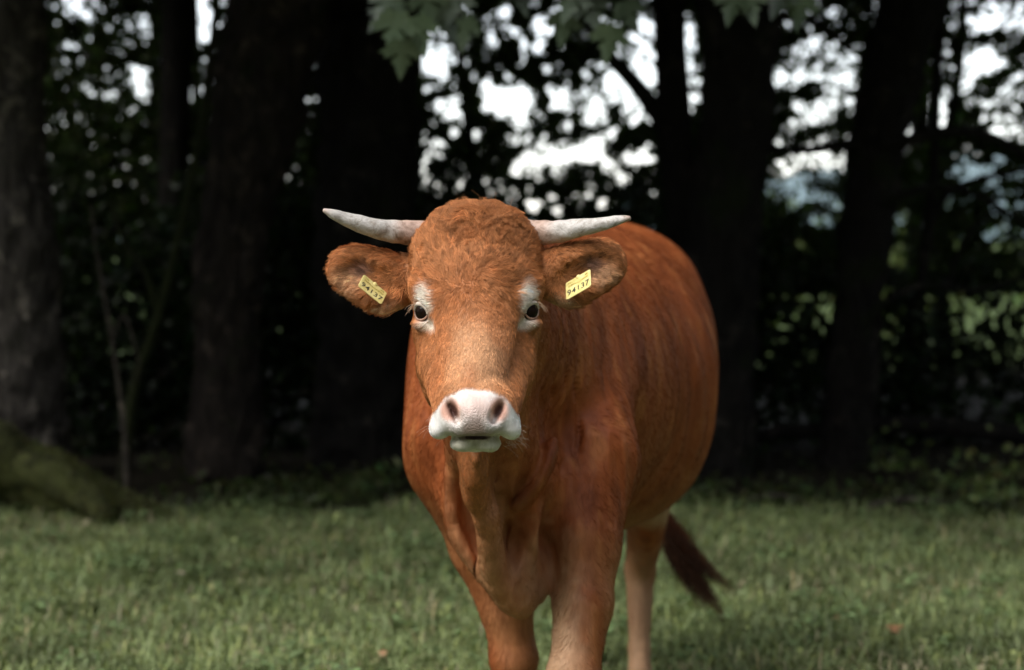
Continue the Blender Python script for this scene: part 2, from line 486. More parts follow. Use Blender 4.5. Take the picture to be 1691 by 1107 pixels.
# mossy bank at the foot of the wood, built as a lumpy log shape
def lumpy(pts, rads, seed, n=30, sides=20, amp=0.03):
    c = spline(pts, n)
    r = np.interp(np.linspace(0, 1, n), np.linspace(0, 1, len(rads)), rads)
    v, q, t = tube(c, r, sides, True, wob=0.05, seed=seed)
    v = v + amp * np.stack([vnoise(v, 5, seed), vnoise(v, 5, seed + 1), vnoise(v, 6, seed + 2)], 1) + amp * 0.35 * np.stack([vnoise(v, 22, seed), vnoise(v, 22, seed + 1), vnoise(v, 24, seed + 2)], 1)
    return v, q, t
lg = empty('mossy_bank', tuple(float(a) for a in P(110, 830, 9.0)))
tag(lg, 'moss covered bank with a low root at the edge of the grass', 'log')
v, q, t = lumpy([P(-200, 765, 9.3), P(-60, 772, 9.25), P(40, 782, 9.2), P(120, 812, 9.12), P(200, 838, 9.05), P(285, 862, 8.95)], [0.22, 0.21, 0.19, 0.16, 0.11, 0.04], 91, 60, 32, 0.045)
link('trunk', mesh_np('trunk', v, q, t), lg, moss_mat)
v, q, t = lumpy([P(40, 770, 9.1), P(100, 795, 8.95), P(150, 825, 8.85), P(178, 862, 8.78)], [0.09, 0.085, 0.07, 0.04], 95, 18, 14, 0.02)
link('low_root', mesh_np('low_root', v, q, t), lg, moss_mat)
mv = []
for ch in lg.children:
    co = np.empty(len(ch.data.vertices) * 3); ch.data.vertices.foreach_get('co', co); mv.append(co.reshape(-1, 3))
mv = np.vstack(mv)
rr = np.random.default_rng(55); m = 20000
p = mv[rr.integers(len(mv), size=m)] + rr.normal(0, 0.010, (m, 3))
link('moss', leaf_cloud('moss', p, rr.uniform(0.008, 0.019, m), leaf_cols(m, (0.082, 0.086, 0.027), 0.5, 56), -0.8, 57, 0.5), lg, leaf_mat)
# weeds that blur the line between grass and wood
m = 15000
p = np.stack([rr.uniform(-4.4, 4.4, m), 9.0 + rr.gamma(2.0, 0.28, m), np.zeros(m)], 1)
p[:, 1] -= 0.10 * p[:, 0]
tall = np.clip(0.10 + 0.16 * vnoise(p, 1.7, 58) + 0.10 * vnoise(p, 5, 59), 0.03, 0.34)
keep = rr.random(m) < (0.55 + 0.6 * vnoise(p, 2.2, 60)) * (0.12 + 0.88 * sstep(-1.7, -1.2, p[:, 0]))
tall = tall * 0.75 * (1 - 0.5 * sstep(0.8, 1.2, p[:, 0]))
p[:, 2] = ground_z(p[:, 0], p[:, 1]) + tall * rr.random(m) + 0.01
p = p[keep]
tag(link('undergrowth', leaf_cloud('undergrowth', p, rr.uniform(0.03, 0.075, len(p)), leaf_cols(len(p), (0.050, 0.064, 0.022), 0.35, 61), -0.2, 62, 0.45), None, leaf_mat), 'low weeds and seedlings where the grass meets the wood', 'undergrowth', kind='stuff')
# low fallen trunk on the other side
v, q, t = lumpy([P(1210, 722, 11.0), P(1330, 712, 11.0), P(1450, 702, 11.05), P(1580, 706, 11.1), P(1760, 730, 11.2)], [0.030, 0.045, 0.05, 0.055, 0.06], 97, 24, 12, 0.012)
fl = link('fallen_log', mesh_np('fallen_log', v, q, t), None, bark_dark)
tag(fl, 'black fallen trunk lying level across the undergrowth beyond the leaning trunk', 'log')
# dead branch lying on the grass edge
db = empty('dead_branch', tuple(float(a) for a in P(1395, 868, 9.1)))
tag(db, 'bare dead branch arching over the grass edge right of the tail', 'branch')
for pts, rad in (([(1400, 872, 9.05), (1365, 850, 9.1), (1320, 828, 9.15), (1270, 818, 9.2), (1215, 835, 9.2), (1180, 862, 9.15)], [0.020, 0.017, 0.014, 0.011, 0.009, 0.005]),
                 ([(1400, 872, 9.05), (1430, 845, 9.1), (1470, 828, 9.15), (1530, 826, 9.2), (1600, 838, 9.25)], [0.022, 0.024, 0.019, 0.013, 0.006]),
                 ([(1250, 868, 9.0), (1310, 862, 9.0), (1380, 872, 8.98)], [0.008, 0.010, 0.008])):
    c = spline([P(*p) for p in pts], 18)
    v, q, t = tube(c, np.interp(np.linspace(0, 1, 18), np.linspace(0, 1, len(rad)), rad), 8, True, wob=0.08, seed=4)
    link('limb', mesh_np('limb', v, q, t), db, bark_dead)

# ------------------------------------------------------------------ background trees with gaps in their crowns
YB = 14.0
GAPS = []   # (x, z, half width, half height, openness) on the belt of trees
def gap(px, py, rx, ry, o):
    c = P(px, py, YB); f = 0.86 if o > 0.6 else 1.0
    GAPS.append((c[0], c[2], L(rx, YB) * f, L(ry, YB) * f, o))
for g in [(115, 4, 52, 26, 1.0), (330, 30, 30, 72, 1.0), (232, 130, 42, 44, 0.72), (322, 155, 14, 26, 0.9), (215, 40, 70, 60, 0.45), (455, 250, 16, 60, 0.6),
          (715, 108, 34, 22, 1.0), (838, 165, 58, 38, 1.0), (985, 165, 92, 50, 0.56), (905, 40, 46, 28, 0.7), (990, 45, 44, 24, 0.66), (1062, 75, 32, 84, 0.58),
          (700, 265, 26, 75, 0.7), (950, 258, 62, 17, 0.85), (1052, 262, 38, 17, 0.8), (865, 265, 30, 22, 0.7), (1140, 105, 18, 112, 0.7), (780, 60, 110, 60, 0.50), (800, 300, 120, 40, 0.35),
          (1345, 130, 82, 118, 0.46), (1295, 278, 38, 24, 0.7), (1340, 310, 50, 36, 0.5), (1525, 215, 48, 52, 0.68), (1620, 98, 90, 38, 0.68), (1640, 20, 90, 40, 0.55), (1580, 330, 140, 90, 0.38),
          (1640, 440, 70, 60, 0.40), (1480, 470, 60, 70, 0.40), (1670, 170, 40, 60, 0.6), (860, 150, 300, 210, 0.30), (1480, 220, 300, 330, 0.29), (230, 60, 200, 150, 0.24), (1580, 420, 150, 120, 0.34), (1130, 250, 60, 250, 0.2), (860, 335, 45, 14, 0.9), (1080, 380, 40, 60, 0.5), (455, 285, 14, 40, 0.7)]:
    gap(*g)
def openness(x, z):
    o = np.zeros(len(x))
    for cx, cz, rx, rz, op in GAPS:
        d = np.sqrt(((x - cx) / rx) ** 2 + ((z - cz) / rz) ** 2)
        o = np.maximum(o, op * (1 - sstep(0.55, 1.25, d)))
    return o
r_ = np.random.default_rng(77)
HOLES = []
hr_ = np.random.default_rng(774)
for tries in range(6000):                                  # little windows between the leaves
    hx_ = hr_.uniform(-4.2, 4.2); hz_ = hr_.uniform(1.2, 3.3)
    ow = openness(np.array([hx_]), np.array([hz_]))[0]
    if hr_.random() > (0.9 if ow > 0.1 else 0.03) or any((hx_ - h[0]) ** 2 + (hz_ - h[1]) ** 2 < 0.11 ** 2 for h in HOLES):
        continue
    HOLES.append((hx_, hz_, hr_.uniform(0.030, 0.058)))
    if len(HOLES) > 360:
        break
HOLES = np.array(HOLES)
def pierced(X, Z):
    hit = np.zeros(len(X), bool)
    for hx_, hz_, r0 in HOLES:
        hit |= (X - hx_) ** 2 + (Z - hz_) ** 2 < r0 * r0
    return hit
def belt(m, seed, big):
    r2_ = np.random.default_rng(seed)
    X = r2_.uniform(-6.2, 6.2, m); Z = r2_.uniform(0.9, 4.6, m); Y = r2_.normal(0, 1, m) * 0.24 + YB + (0.15 if big else -0.1)
    solid = ~pierced(X, Z)
    X = X[solid]; Y = Y[solid]; Z = Z[solid]; m = len(X)
    o = openness(X, Z)
    q = np.stack([X, Y, Z], 1)
    jit = vnoise(q, 2.2, 401) * 0.4 + vnoise(q, 6.5, 402) * 0.6
    fl = np.stack([X, 0 * X + 3.3, Z], 1)
    oe = o + (0.34 * vnoise(fl, 7.5, 411) + 0.22 * vnoise(fl, 17.0, 412)) * sstep(0.02, 0.15, o)
    if big:
        keep = r2_.random(m) < np.clip(0.9 + 0.4 * jit, 0.4, 1.0) * (1 - sstep(0.30, 0.46, oe))
        return q[keep], r2_.uniform(0.075, 0.115, keep.sum())
    keep = r2_.random(m) < np.interp(oe, [0.0, 0.25, 0.40, 0.55, 0.75, 0.90, 1.0], [0.3, 0.8, 0.8, 0.50, 0.22, 0.04, 0.0])
    return q[keep], r2_.uniform(0.032, 0.058, keep.sum())
pa, sa = belt(150000, 771, True)
pb, sb_ = belt(230000, 772, False)
pp = np.vstack([pa, pb]); szs = np.concatenate([sa, sb_])
cols = leaf_cols(len(pp), (0.042, 0.064, 0.016), 0.35, 405)
cell = np.clip(((pp[:, 0] + 6.2 + 0.35 * vnoise(pp, 1.1, 403)) / 12.4 * 9).astype(int), 0, 8)
BL = ['behind the grey trunk at the picture edge', 'seen between the grey trunk and the rough brown trunk', 'between the rough brown trunk and the widest black trunk', 'behind the widest black trunk', 'directly above the head of the cow',
      'between the cow and the slim forked trunk', 'behind the broad black trunk', 'behind the leaning trunk', 'beyond the limb at the picture edge']
for k in range(9):
    s = cell == k
    if s.sum() < 50:
        continue
    cx = [-5.5, -4.1, -2.35, -1.4, -0.40, 1.22, 2.6, 3.25, 5.6][k]
    root = empty('background_tree', (cx, YB, 0.0))
    tag(root, 'small leafy tree ' + BL[k], 'tree', 'leafy trees inside the wood')
    link('crown', leaf_cloud('crown', pp[s], szs[s], cols[s], 0.4, 500 + k, 0.7), root, leaf_mat)
    tk = []
    c = spline([(cx + r_.normal(0, 0.1), YB, 4.6), (cx + r_.normal(0, 0.12), YB, 3.0), (cx + r_.normal(0, 0.1), YB, 1.5), (cx, YB, -0.1)], 14)
    tk.append(tube(c, np.linspace(0.02, 0.055, 14), 8, True, wob=0.05, seed=k))
    link('trunk', tubes_mesh('trunk', tk), root, bark_dark)
    for j in range(4):
        z0 = r_.uniform(1.4, 3.0); sd = r_.choice((-1, 1)); ln = r_.uniform(0.5, 1.1)
        c = spline([(cx, YB, z0), (cx + sd * ln * 0.5, YB + r_.normal(0, 0.2), z0 + 0.15 * ln), (cx + sd * ln, YB + r_.normal(0, 0.3), z0 + r_.uniform(-0.1, 0.5))], 8)
        v, q, t = tube(c, np.linspace(0.022, 0.006, 8), 6)
        link('branch', mesh_np('branch', v, q, t), root, bark_dark)
# crown roof over the belt, shading it from above
for k in range(7):
    root = empty('tall_tree', (-7.5 + 2.2 * k, 16.6 + 0.5 * (k % 2), 0.0))
    tag(root, 'tall tree deep in the wood, mostly hidden by the leaves in front', 'tree', 'tall trees deep in the wood')
    cr_ = bpy.data.objects.new('crown', crown_meshes[k % 3]); COL.objects.link(cr_); cr_.parent = root
    cr_.location = (0, -2.6, 5.6); cr_.rotation_euler = (0, 0, k * 1.3)
    cr_.scale = (1.0, 0.9, 0.95)
    v, q, t = tube([(-7.5 + 2.2 * k, 16.6, 6.5), (-7.5 + 2.2 * k + 0.05, 16.6, 3), (-7.5 + 2.2 * k, 16.6, -0.1)], [0.05, 0.08, 0.11], 8)
    link('trunk', mesh_np('trunk', v, q, t), root, bark_dark)

# ------------------------------------------------------------------ undergrowth: one shrub after another along the wood's edge
SHR = [(-3.6, 11.0, 1.5), (-2.6, 10.9, 1.35), (-1.7, 11.1, 1.6), (-0.9, 11.3, 1.7), (-0.1, 11.4, 1.6), (0.7, 11.3, 1.5), (1.35, 11.3, 1.45), (2.0, 11.6, 1.25), (2.75, 11.7, 1.15), (3.5, 11.5, 1.2), (-3.1, 12.6, 1.9), (-1.9, 12.7, 2.1), (-0.6, 12.8, 2.0), (1.0, 12.8, 1.75)]
SL = ['behind the mossy bank at the picture edge', 'behind the dead stick', 'at the foot of the rough brown trunk', 'at the foot of the widest black trunk', 'hidden behind the neck of the cow', 'hidden behind the trunk of the cow', 'beside the rump of the cow', 'behind the arched dead branch', 'below the black fallen trunk', 'at the edge beyond the leaning trunk',
      'deeper behind the grey trunk', 'deeper behind the rough brown trunk', 'deeper behind the horns', 'deeper behind the slim forked trunk']
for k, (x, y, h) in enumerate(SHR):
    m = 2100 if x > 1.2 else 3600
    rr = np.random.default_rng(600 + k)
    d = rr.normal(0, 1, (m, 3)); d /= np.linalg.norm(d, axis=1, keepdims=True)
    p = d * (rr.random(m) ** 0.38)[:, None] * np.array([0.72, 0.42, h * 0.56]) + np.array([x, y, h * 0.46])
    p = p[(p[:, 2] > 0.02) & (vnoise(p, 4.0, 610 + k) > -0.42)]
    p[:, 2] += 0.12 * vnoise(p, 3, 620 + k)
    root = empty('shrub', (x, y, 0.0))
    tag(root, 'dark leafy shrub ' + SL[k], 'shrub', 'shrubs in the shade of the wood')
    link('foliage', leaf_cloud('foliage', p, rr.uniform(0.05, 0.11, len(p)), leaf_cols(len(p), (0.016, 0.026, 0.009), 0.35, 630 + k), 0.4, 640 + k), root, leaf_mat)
    for j in range(4):
        c = spline([(x + rr.normal(0, 0.05), y, -0.05), (x + rr.normal(0, 0.15), y + rr.normal(0, 0.1), h * 0.4), (x + rr.normal(0, 0.35), y + rr.normal(0, 0.15), h * 0.85)], 8)
        v, q, t = tube(c, np.linspace(0.014, 0.004, 8), 5)
        link('stem', mesh_np('stem', v, q, t), root, bark_dark)
# bushes in the open behind the wood, in full daylight
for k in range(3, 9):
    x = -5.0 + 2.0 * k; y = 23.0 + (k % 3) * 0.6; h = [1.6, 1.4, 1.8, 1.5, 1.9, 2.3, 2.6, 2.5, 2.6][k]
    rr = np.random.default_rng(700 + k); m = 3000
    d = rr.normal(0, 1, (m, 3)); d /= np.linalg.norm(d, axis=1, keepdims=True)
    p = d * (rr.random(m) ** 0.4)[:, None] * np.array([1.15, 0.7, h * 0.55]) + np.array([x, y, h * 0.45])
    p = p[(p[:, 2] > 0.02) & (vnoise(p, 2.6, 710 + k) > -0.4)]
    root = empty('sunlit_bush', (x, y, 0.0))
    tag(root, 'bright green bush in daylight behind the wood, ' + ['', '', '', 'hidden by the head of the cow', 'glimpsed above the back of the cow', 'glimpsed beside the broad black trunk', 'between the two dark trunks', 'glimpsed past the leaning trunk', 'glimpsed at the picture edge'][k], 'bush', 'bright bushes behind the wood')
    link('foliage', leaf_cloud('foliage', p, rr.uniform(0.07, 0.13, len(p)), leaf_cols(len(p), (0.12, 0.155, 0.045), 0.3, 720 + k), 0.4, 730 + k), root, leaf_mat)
    v, q, t = tube([(x, y, -0.1), (x + 0.05, y, 0.6), (x - 0.05, y, h * 0.8)], [0.03, 0.022, 0.008], 6)
    link('stem', mesh_np('stem', v, q, t), root, bark_dark)
# light green plants low at the edge of the frame
for (px, py, Yp, w, h) in ((1650, 870, 9.4, 0.22, 0.16), (1600, 815, 9.8, 0.20, 0.22), (1480, 790, 10.6, 0.20, 0.30), (1690, 800, 10.0, 0.25, 0.35)):
    rr = np.random.default_rng(int(px)); m = 110
    c = P(px, py, Yp)
    p = np.clip(rr.normal(0, 0.5, (m, 3)), -1, 1) * np.array([w, w * 0.8, h]) + c
    gz = ground_z(p[:, 0], p[:, 1]); p[:, 2] = np.maximum(p[:, 2], gz + 0.02)
    root = empty('light_plant', (float(c[0]), float(c[1]), 0.0))
    link('foliage', leaf_cloud('foliage', p, rr.uniform(0.03, 0.055, m), leaf_cols(m, (0.12, 0.155, 0.05), 0.3, int(px)), 0.2, int(px) + 1, 0.8), root, leaf_mat)
    for j in range(5):
        e = p[j]
        v, q, t = tube([(float(c[0]) + 0.02 * j, float(c[1]), -0.02), tuple((np.array([c[0], c[1], 0.0]) + e) / 2 + np.array([0.01, 0, 0.02])), tuple(e)], [0.004, 0.003, 0.002], 5)
        link('stem', mesh_np('stem', v, q, t), root, bark_moss)
    tag(root, {1650: 'pale green low plant at the grass edge, nearest the lower corner', 1600: 'pale green plant just behind the end of the dead branch', 1480: 'pale green plant under the black fallen trunk', 1690: 'tall pale green plant at the picture edge under the fallen trunk'}[px], 'plant', 'pale plants at the edge of the grass')

# ------------------------------------------------------------------ unseen leaf ring added behind and beside the viewer to block low sky light
rr = np.random.default_rng(808); m = 95000
az = rr.uniform(math.radians(-153), math.radians(153), m)                # measured from straight behind
rad = rr.uniform(15.0, 19.0, m) * (1 - 0.46 * sstep(0.35, 1.3, az) * (1 - sstep(1.5, 2.1, az)))
zt_ = 10.5 + 2.0 * np.sin(az * 7) + 1.2 * np.sin(az * 17 + 1)
p = np.stack([rad * np.sin(az), 4.0 - rad * np.cos(az), zt_ * rr.random(m)], 1)
tag(link('blocker_woods', leaf_cloud('blocker_woods', p, rr.uniform(0.2, 0.36, m), leaf_cols(m, GREEN, 0.3, 809), 0.4, 810, 0.8), None, leaf_mat), 'unseen leafy ring added round the pasture to block low sky light', 'wood', kind='stuff')

# ------------------------------------------------------------------ maple leaves hanging in front, on a branch of the widest tree
half = [(0.0, 0.0), (0.10, 0.03), (0.30, -0.06), (0.24, 0.06), (0.46, 0.16), (0.36, 0.22), (0.62, 0.42), (0.44, 0.43), (0.46, 0.56), (0.22, 0.44), (0.26, 0.66), (0.16, 0.68), (0.12, 0.84), (0.0, 1.08)]
outline = half + [(-x, y) for x, y in half[-2:0:-1]]
def maple_mesh(fold):
    V = [(0.0, 0.34, 0.0)] + [(x, y, fold * abs(x) - 0.22 * (y - 0.3) ** 2) for x, y in outline]
    T = [(0, 1 + i, 1 + (i + 1) % len(outline)) for i in range(len(outline))]
    pv, pq, pt = tube([(0, 0.02, 0), (0.02, -0.25, 0.03), (0.0, -0.55, 0.1)], [0.012, 0.010, 0.012], 5)
    o_ = len(V)
    V = V + [tuple(p) for p in pv]
    Q_ = [tuple(i + o_ for i in f) for f in pq]; T2 = [tuple(i + o_ for i in f) for f in pt]
    me = mesh_np('leaf', V, Q_, T + T2, smooth=False)
    return me
maple_mat, n_, l_, b_ = new_mat('maple_leaf')
tc = n_.new('ShaderNodeTexCoord')
oi = n_.new('ShaderNodeObjectInfo')
ns = noise_node(n_, l_, 4, 4, 0.6, tc.outputs['Object'])
cr = ramp_node(n_, l_, ns.outputs['Fac'], [(0.3, (0.042, 0.064, 0.030)), (0.7, (0.066, 0.094, 0.046))])
vr = n_.new('ShaderNodeMapRange'); vr.inputs['To Min'].default_value = 0.55; vr.inputs['To Max'].default_value = 1.25
l_.new(oi.outputs['Random'], vr.inputs['Value'])
vm = n_.new('ShaderNodeVectorMath'); vm.operation = 'SCALE'; l_.new(cr.outputs[0], vm.inputs[0]); l_.new(vr.outputs[0], vm.inputs['Scale'])
l_.new(vm.outputs[0], b_.inputs['Base Color'])
b_.inputs['Roughness'].default_value = 0.45
MM = [maple_mesh(f) for f in (-0.12, -0.28, 0.15)]
for me in MM: me.materials.append(maple_mat)
dk_root = tree_obj['dark_tree'][0]
br = limb(dk_root, [(600, -150, 10.5), (620, -130, 9.4), (660, -95, 8.3), (700, -60, 7.6), (760, -40, 7.2), (880, -45, 7.1), (1000, -35, 7.0), (1130, -50, 7.0), (1260, -40, 7.1), (1340, -45, 7.2)], [42, 30, 22, 15, 11, 9, 8, 7, 6, 4], bark_dark, 30)
def maple(px, py, Yd, s, ang, tilt, turn, k):
    o_ = bpy.data.objects.new('leaf', MM[k % 3]); COL.objects.link(o_)
    o_.parent = br
    c = P(px, py, Yd)
    bi = Matrix.Identity(4)
    # the leaf's tip points along +y of its mesh; hang it tip down, face to the field
    R0 = Matrix.Rotation(math.radians(turn), 4, 'Z') @ Matrix.Rotation(math.radians(ang), 4, 'Y') @ Matrix.Rotation(math.radians(-90 + tilt), 4, 'X')
    M_ = Matrix.Translation(Vector(c)) @ R0 @ Matrix.Scale(s * 0.9, 4) @ Matrix.Translation(Vector((0, -0.34, 0)))
    o_.matrix_world = M_
    o_.matrix_parent_inverse = Matrix.Identity(4)
    o_.matrix_local = M_
MAP = [(652, 42, 6.9, 0.175, 8, 8, 10), (692, 48, 6.95, 0.165, -12, 14, -14), (664, 86, 6.85, 0.155, 4, 20, 5), (735, 30, 7.1, 0.16, -22, 5, 12), (768, 44, 7.3, 0.16, 10, 10, -20), (640, 4, 7.0, 0.16, 25, 0, 0), (705, 0, 7.0, 0.17, -10, 12, 15), (752, -4, 7.1, 0.17, 14, 4, -8), (630, 30, 7.2, 0.12, 40, 0, 0),
       (930, 38, 7.2, 0.15, 6, 10, 10), (975, 12, 7.1, 0.16, -18, 8, -12), (1008, 62, 7.0, 0.16, 10, 16, 8), (1036, 20, 7.3, 0.15, -26, 6, 14), (945, -6, 7.1, 0.17, 20, 4, -4),
       (1210, 2, 7.0, 0.15, 12, 10, 10), (1236, 2, 7.05, 0.15, -16, 8, -10), (1320, 8, 7.3, 0.16, 6, 12, 6), (1290, -12, 7.2, 0.17, 20, 4, -8), (860, -12, 7.2, 0.15, -14, 6, 8)]
for k, a in enumerate(MAP):
    maple(*a, k)

# ------------------------------------------------------------------ grass
r_ = np.random.default_rng(909)
m = 380000
gx_ = r_.uniform(-4.3, 4.3, m)
gy_ = 3.2 + (9.75 - 3.2) * r_.random(m) ** 0.72
edge = EDGE_Y - 0.12 * gx_ + 0.18 * np.sin(gx_ * 1.3 + 0.5) + 0.10 * np.sin(gx_ * 3.1 + 2) + 0.25 * vnoise(np.stack([gx_, gy_, 0 * gx_], 1), 2.5, 3)
gp = np.stack([gx_, gy_, 0 * gx_], 1)
cl = vnoise(gp, 9, 5) * 0.6 + vnoise(gp, 3, 6) * 0.5
keep = (r_.random(m) < sstep(0.25, -0.25, gy_ - edge)) & (r_.random(m) < 0.72 + 0.75 * cl)
gp = gp[keep]; cl = cl[keep]; m = len(gp)
gp[:, 2] = ground_z(gp[:, 0], gp[:, 1])
hgt = np.clip(0.024 + 0.020 * cl + r_.gamma(1.6, 0.013, m), 0.015, 0.17)
az = r_.uniform(0, 2 * math.pi, m); lean = np.where(r_.random(m) < 0.48, r_.uniform(0.9, 1.7, m), r_.uniform(0.15, 0.95, m))
dirv = np.stack([np.cos(az), np.sin(az), 0 * az], 1); sidev = np.stack([-np.sin(az), np.cos(az), 0 * az], 1)
up = np.array([[0, 0, 1.0]])
wd = r_.uniform(0.0014, 0.0036, m)[:, None]
broad = r_.random(m) < 0.10                                # clover and other broad leaves
wd[broad] *= r_.uniform(2.2, 5.0, (broad.sum(), 1)); hgt[broad] *= 0.7
long_ = r_.random(m) < 0.012; hgt[long_] = r_.uniform(0.07, 0.13, long_.sum()); wd[long_] = np.minimum(wd[long_], 0.003)
h1 = hgt[:, None]
p0 = gp - sidev * wd; p1 = gp + sidev * wd
midp = gp + up * h1 * 0.62 + dirv * h1 * (lean * 0.30)[:, None]
p2 = midp + sidev * wd * 0.9; p3 = midp - sidev * wd * 0.9
p4 = gp + up * h1 * np.clip(1.0 - 0.40 * lean, 0.3, 1)[:, None] + dirv * h1 * (lean * 0.95)[:, None]
GVt = np.stack([p0, p1, p2, p3, p4], 1).reshape(-1, 3)
b5 = np.arange(m)[:, None] * 5
gq = b5 + np.array([[0, 1, 2, 3]]); gt = b5 + np.array([[3, 2, 4]])
gc = np.array([[0.194, 0.236, 0.102]]) * (1 + 0.26 * r_.normal(0, 1, (m, 1))) * (1 + 0.32 * vnoise(gp, 1.3, 8) + 0.38 * vnoise(gp, 7, 9))[:, None]
tan_ = r_.random(m) < np.clip(0.09 + 0.16 * vnoise(gp, 2.3, 10), 0.02, 0.4)
gc[tan_] = np.array([0.32, 0.28, 0.17]) * (0.7 + 0.6 * r_.random((tan_.sum(), 1)))
yel = r_.random(m) < 0.15
gc[yel] *= np.array([1.45, 1.35, 1.1])
tag(link('grass', mesh_np('grass', GVt, gq, gt, smooth=False, attrs={'Col': np.repeat(np.clip(gc, 0.01, 0.5), 5, 0)}), None, grass_mat), 'short green pasture grass mixed with clover and dry blades', 'grass', kind='stuff')

# patches of clover between the blades
rr = np.random.default_rng(930)
cc_ = np.stack([rr.uniform(-4.2, 4.2, 420), 4.2 + 5.0 * rr.random(420) ** 0.8], 1)
pc = np.repeat(cc_, 26, 0) + rr.normal(0, 0.05, (420 * 26, 2)); m = len(pc)
ctr = np.stack([pc[:, 0], pc[:, 1], ground_z(pc[:, 0], pc[:, 1]) + rr.uniform(0.02, 0.065, m)], 1)
nrm = np.stack([rr.normal(0, 0.35, m), rr.normal(0, 0.35, m), np.ones(m)], 1); nrm /= np.linalg.norm(nrm, axis=1, keepdims=True)
ua = np.cross(nrm, np.array([[0.3, 1, 0.1]])); ua /= np.linalg.norm(ua, axis=1, keepdims=True); ub = np.cross(nrm, ua)
rad_ = rr.uniform(0.006, 0.014, m)[:, None]
ring = [ctr + rad_ * (math.cos(t) * ua + math.sin(t) * ub) for t in np.linspace(0, 2 * math.pi, 7)[:-1]]
cv = np.stack([ctr + nrm * -0.003] + ring, 1).reshape(-1, 3)
ct = np.concatenate([np.arange(m)[:, None] * 7 + np.array([[0, 1 + i, 1 + (i + 1) % 6]]) for i in range(6)])
cw = np.array([[0.13, 0.185, 0.075]]) * (1 + 0.25 * rr.normal(0, 1, (m, 1)))
tag(link('clover', mesh_np('clover', cv, None, ct, smooth=False, attrs={'Col': np.repeat(np.clip(cw, 0.02, 0.5), 7, 0)}), None, grass_mat), 'low round leaved clover growing in patches through the grass', 'clover', kind='stuff')

# a few fallen leaves lying in the grass
litter_mat, n_, l_, b_ = new_mat('fallen_leaf')
oi = n_.new('ShaderNodeObjectInfo')
cr = ramp_node(n_, l_, oi.outputs['Random'], [(0.0, (0.22, 0.09, 0.035)), (0.5, (0.30, 0.17, 0.08)), (1.0, (0.42, 0.34, 0.24))])
l_.new(cr.outputs[0], b_.inputs['Base Color']); b_.inputs['Roughness'].default_value = 0.7
lm = maple_mesh(-0.35); lm.materials.append(litter_mat)
for px, py, s, lab in ((1466, 1078, 0.055, 'orange brown fallen leaf in the grass towards the lower corner'), (676, 915, 0.05, 'brown fallen leaf in the grass close to the shoulder of the cow'), (1225, 900, 0.04, 'small brown fallen leaf just beyond the tail'), (1545, 985, 0.045, 'brown fallen leaf in the grass below the arched dead branch'), (300, 960, 0.045, 'brown fallen leaf alone in the grass below the rough brown trunk'), (638, 1096, 0.03, 'tiny pale fallen leaf at the bottom beside the fore leg'), (1375, 1052, 0.05, 'brown fallen leaf in the grass right of the tail tip'), (86, 905, 0.05, 'brown fallen leaf in front of the mossy bank')):
    Yg = CAM_H * FPX / (py - 386.0)
    c = P(px, py, Yg)
    o_ = bpy.data.objects.new('fallen_leaf', lm); COL.objects.link(o_)
    o_.location = (float(c[0]), float(c[1]), float(ground_z(c[0], c[1])) + 0.045)
    o_.rotation_euler = (random.uniform(-0.6, 0.6), random.uniform(-0.6, 0.6), random.uniform(0, 6.28))
    o_.scale = (s, s, s)
    tag(o_, lab, 'leaf', 'fallen leaves in the grass')
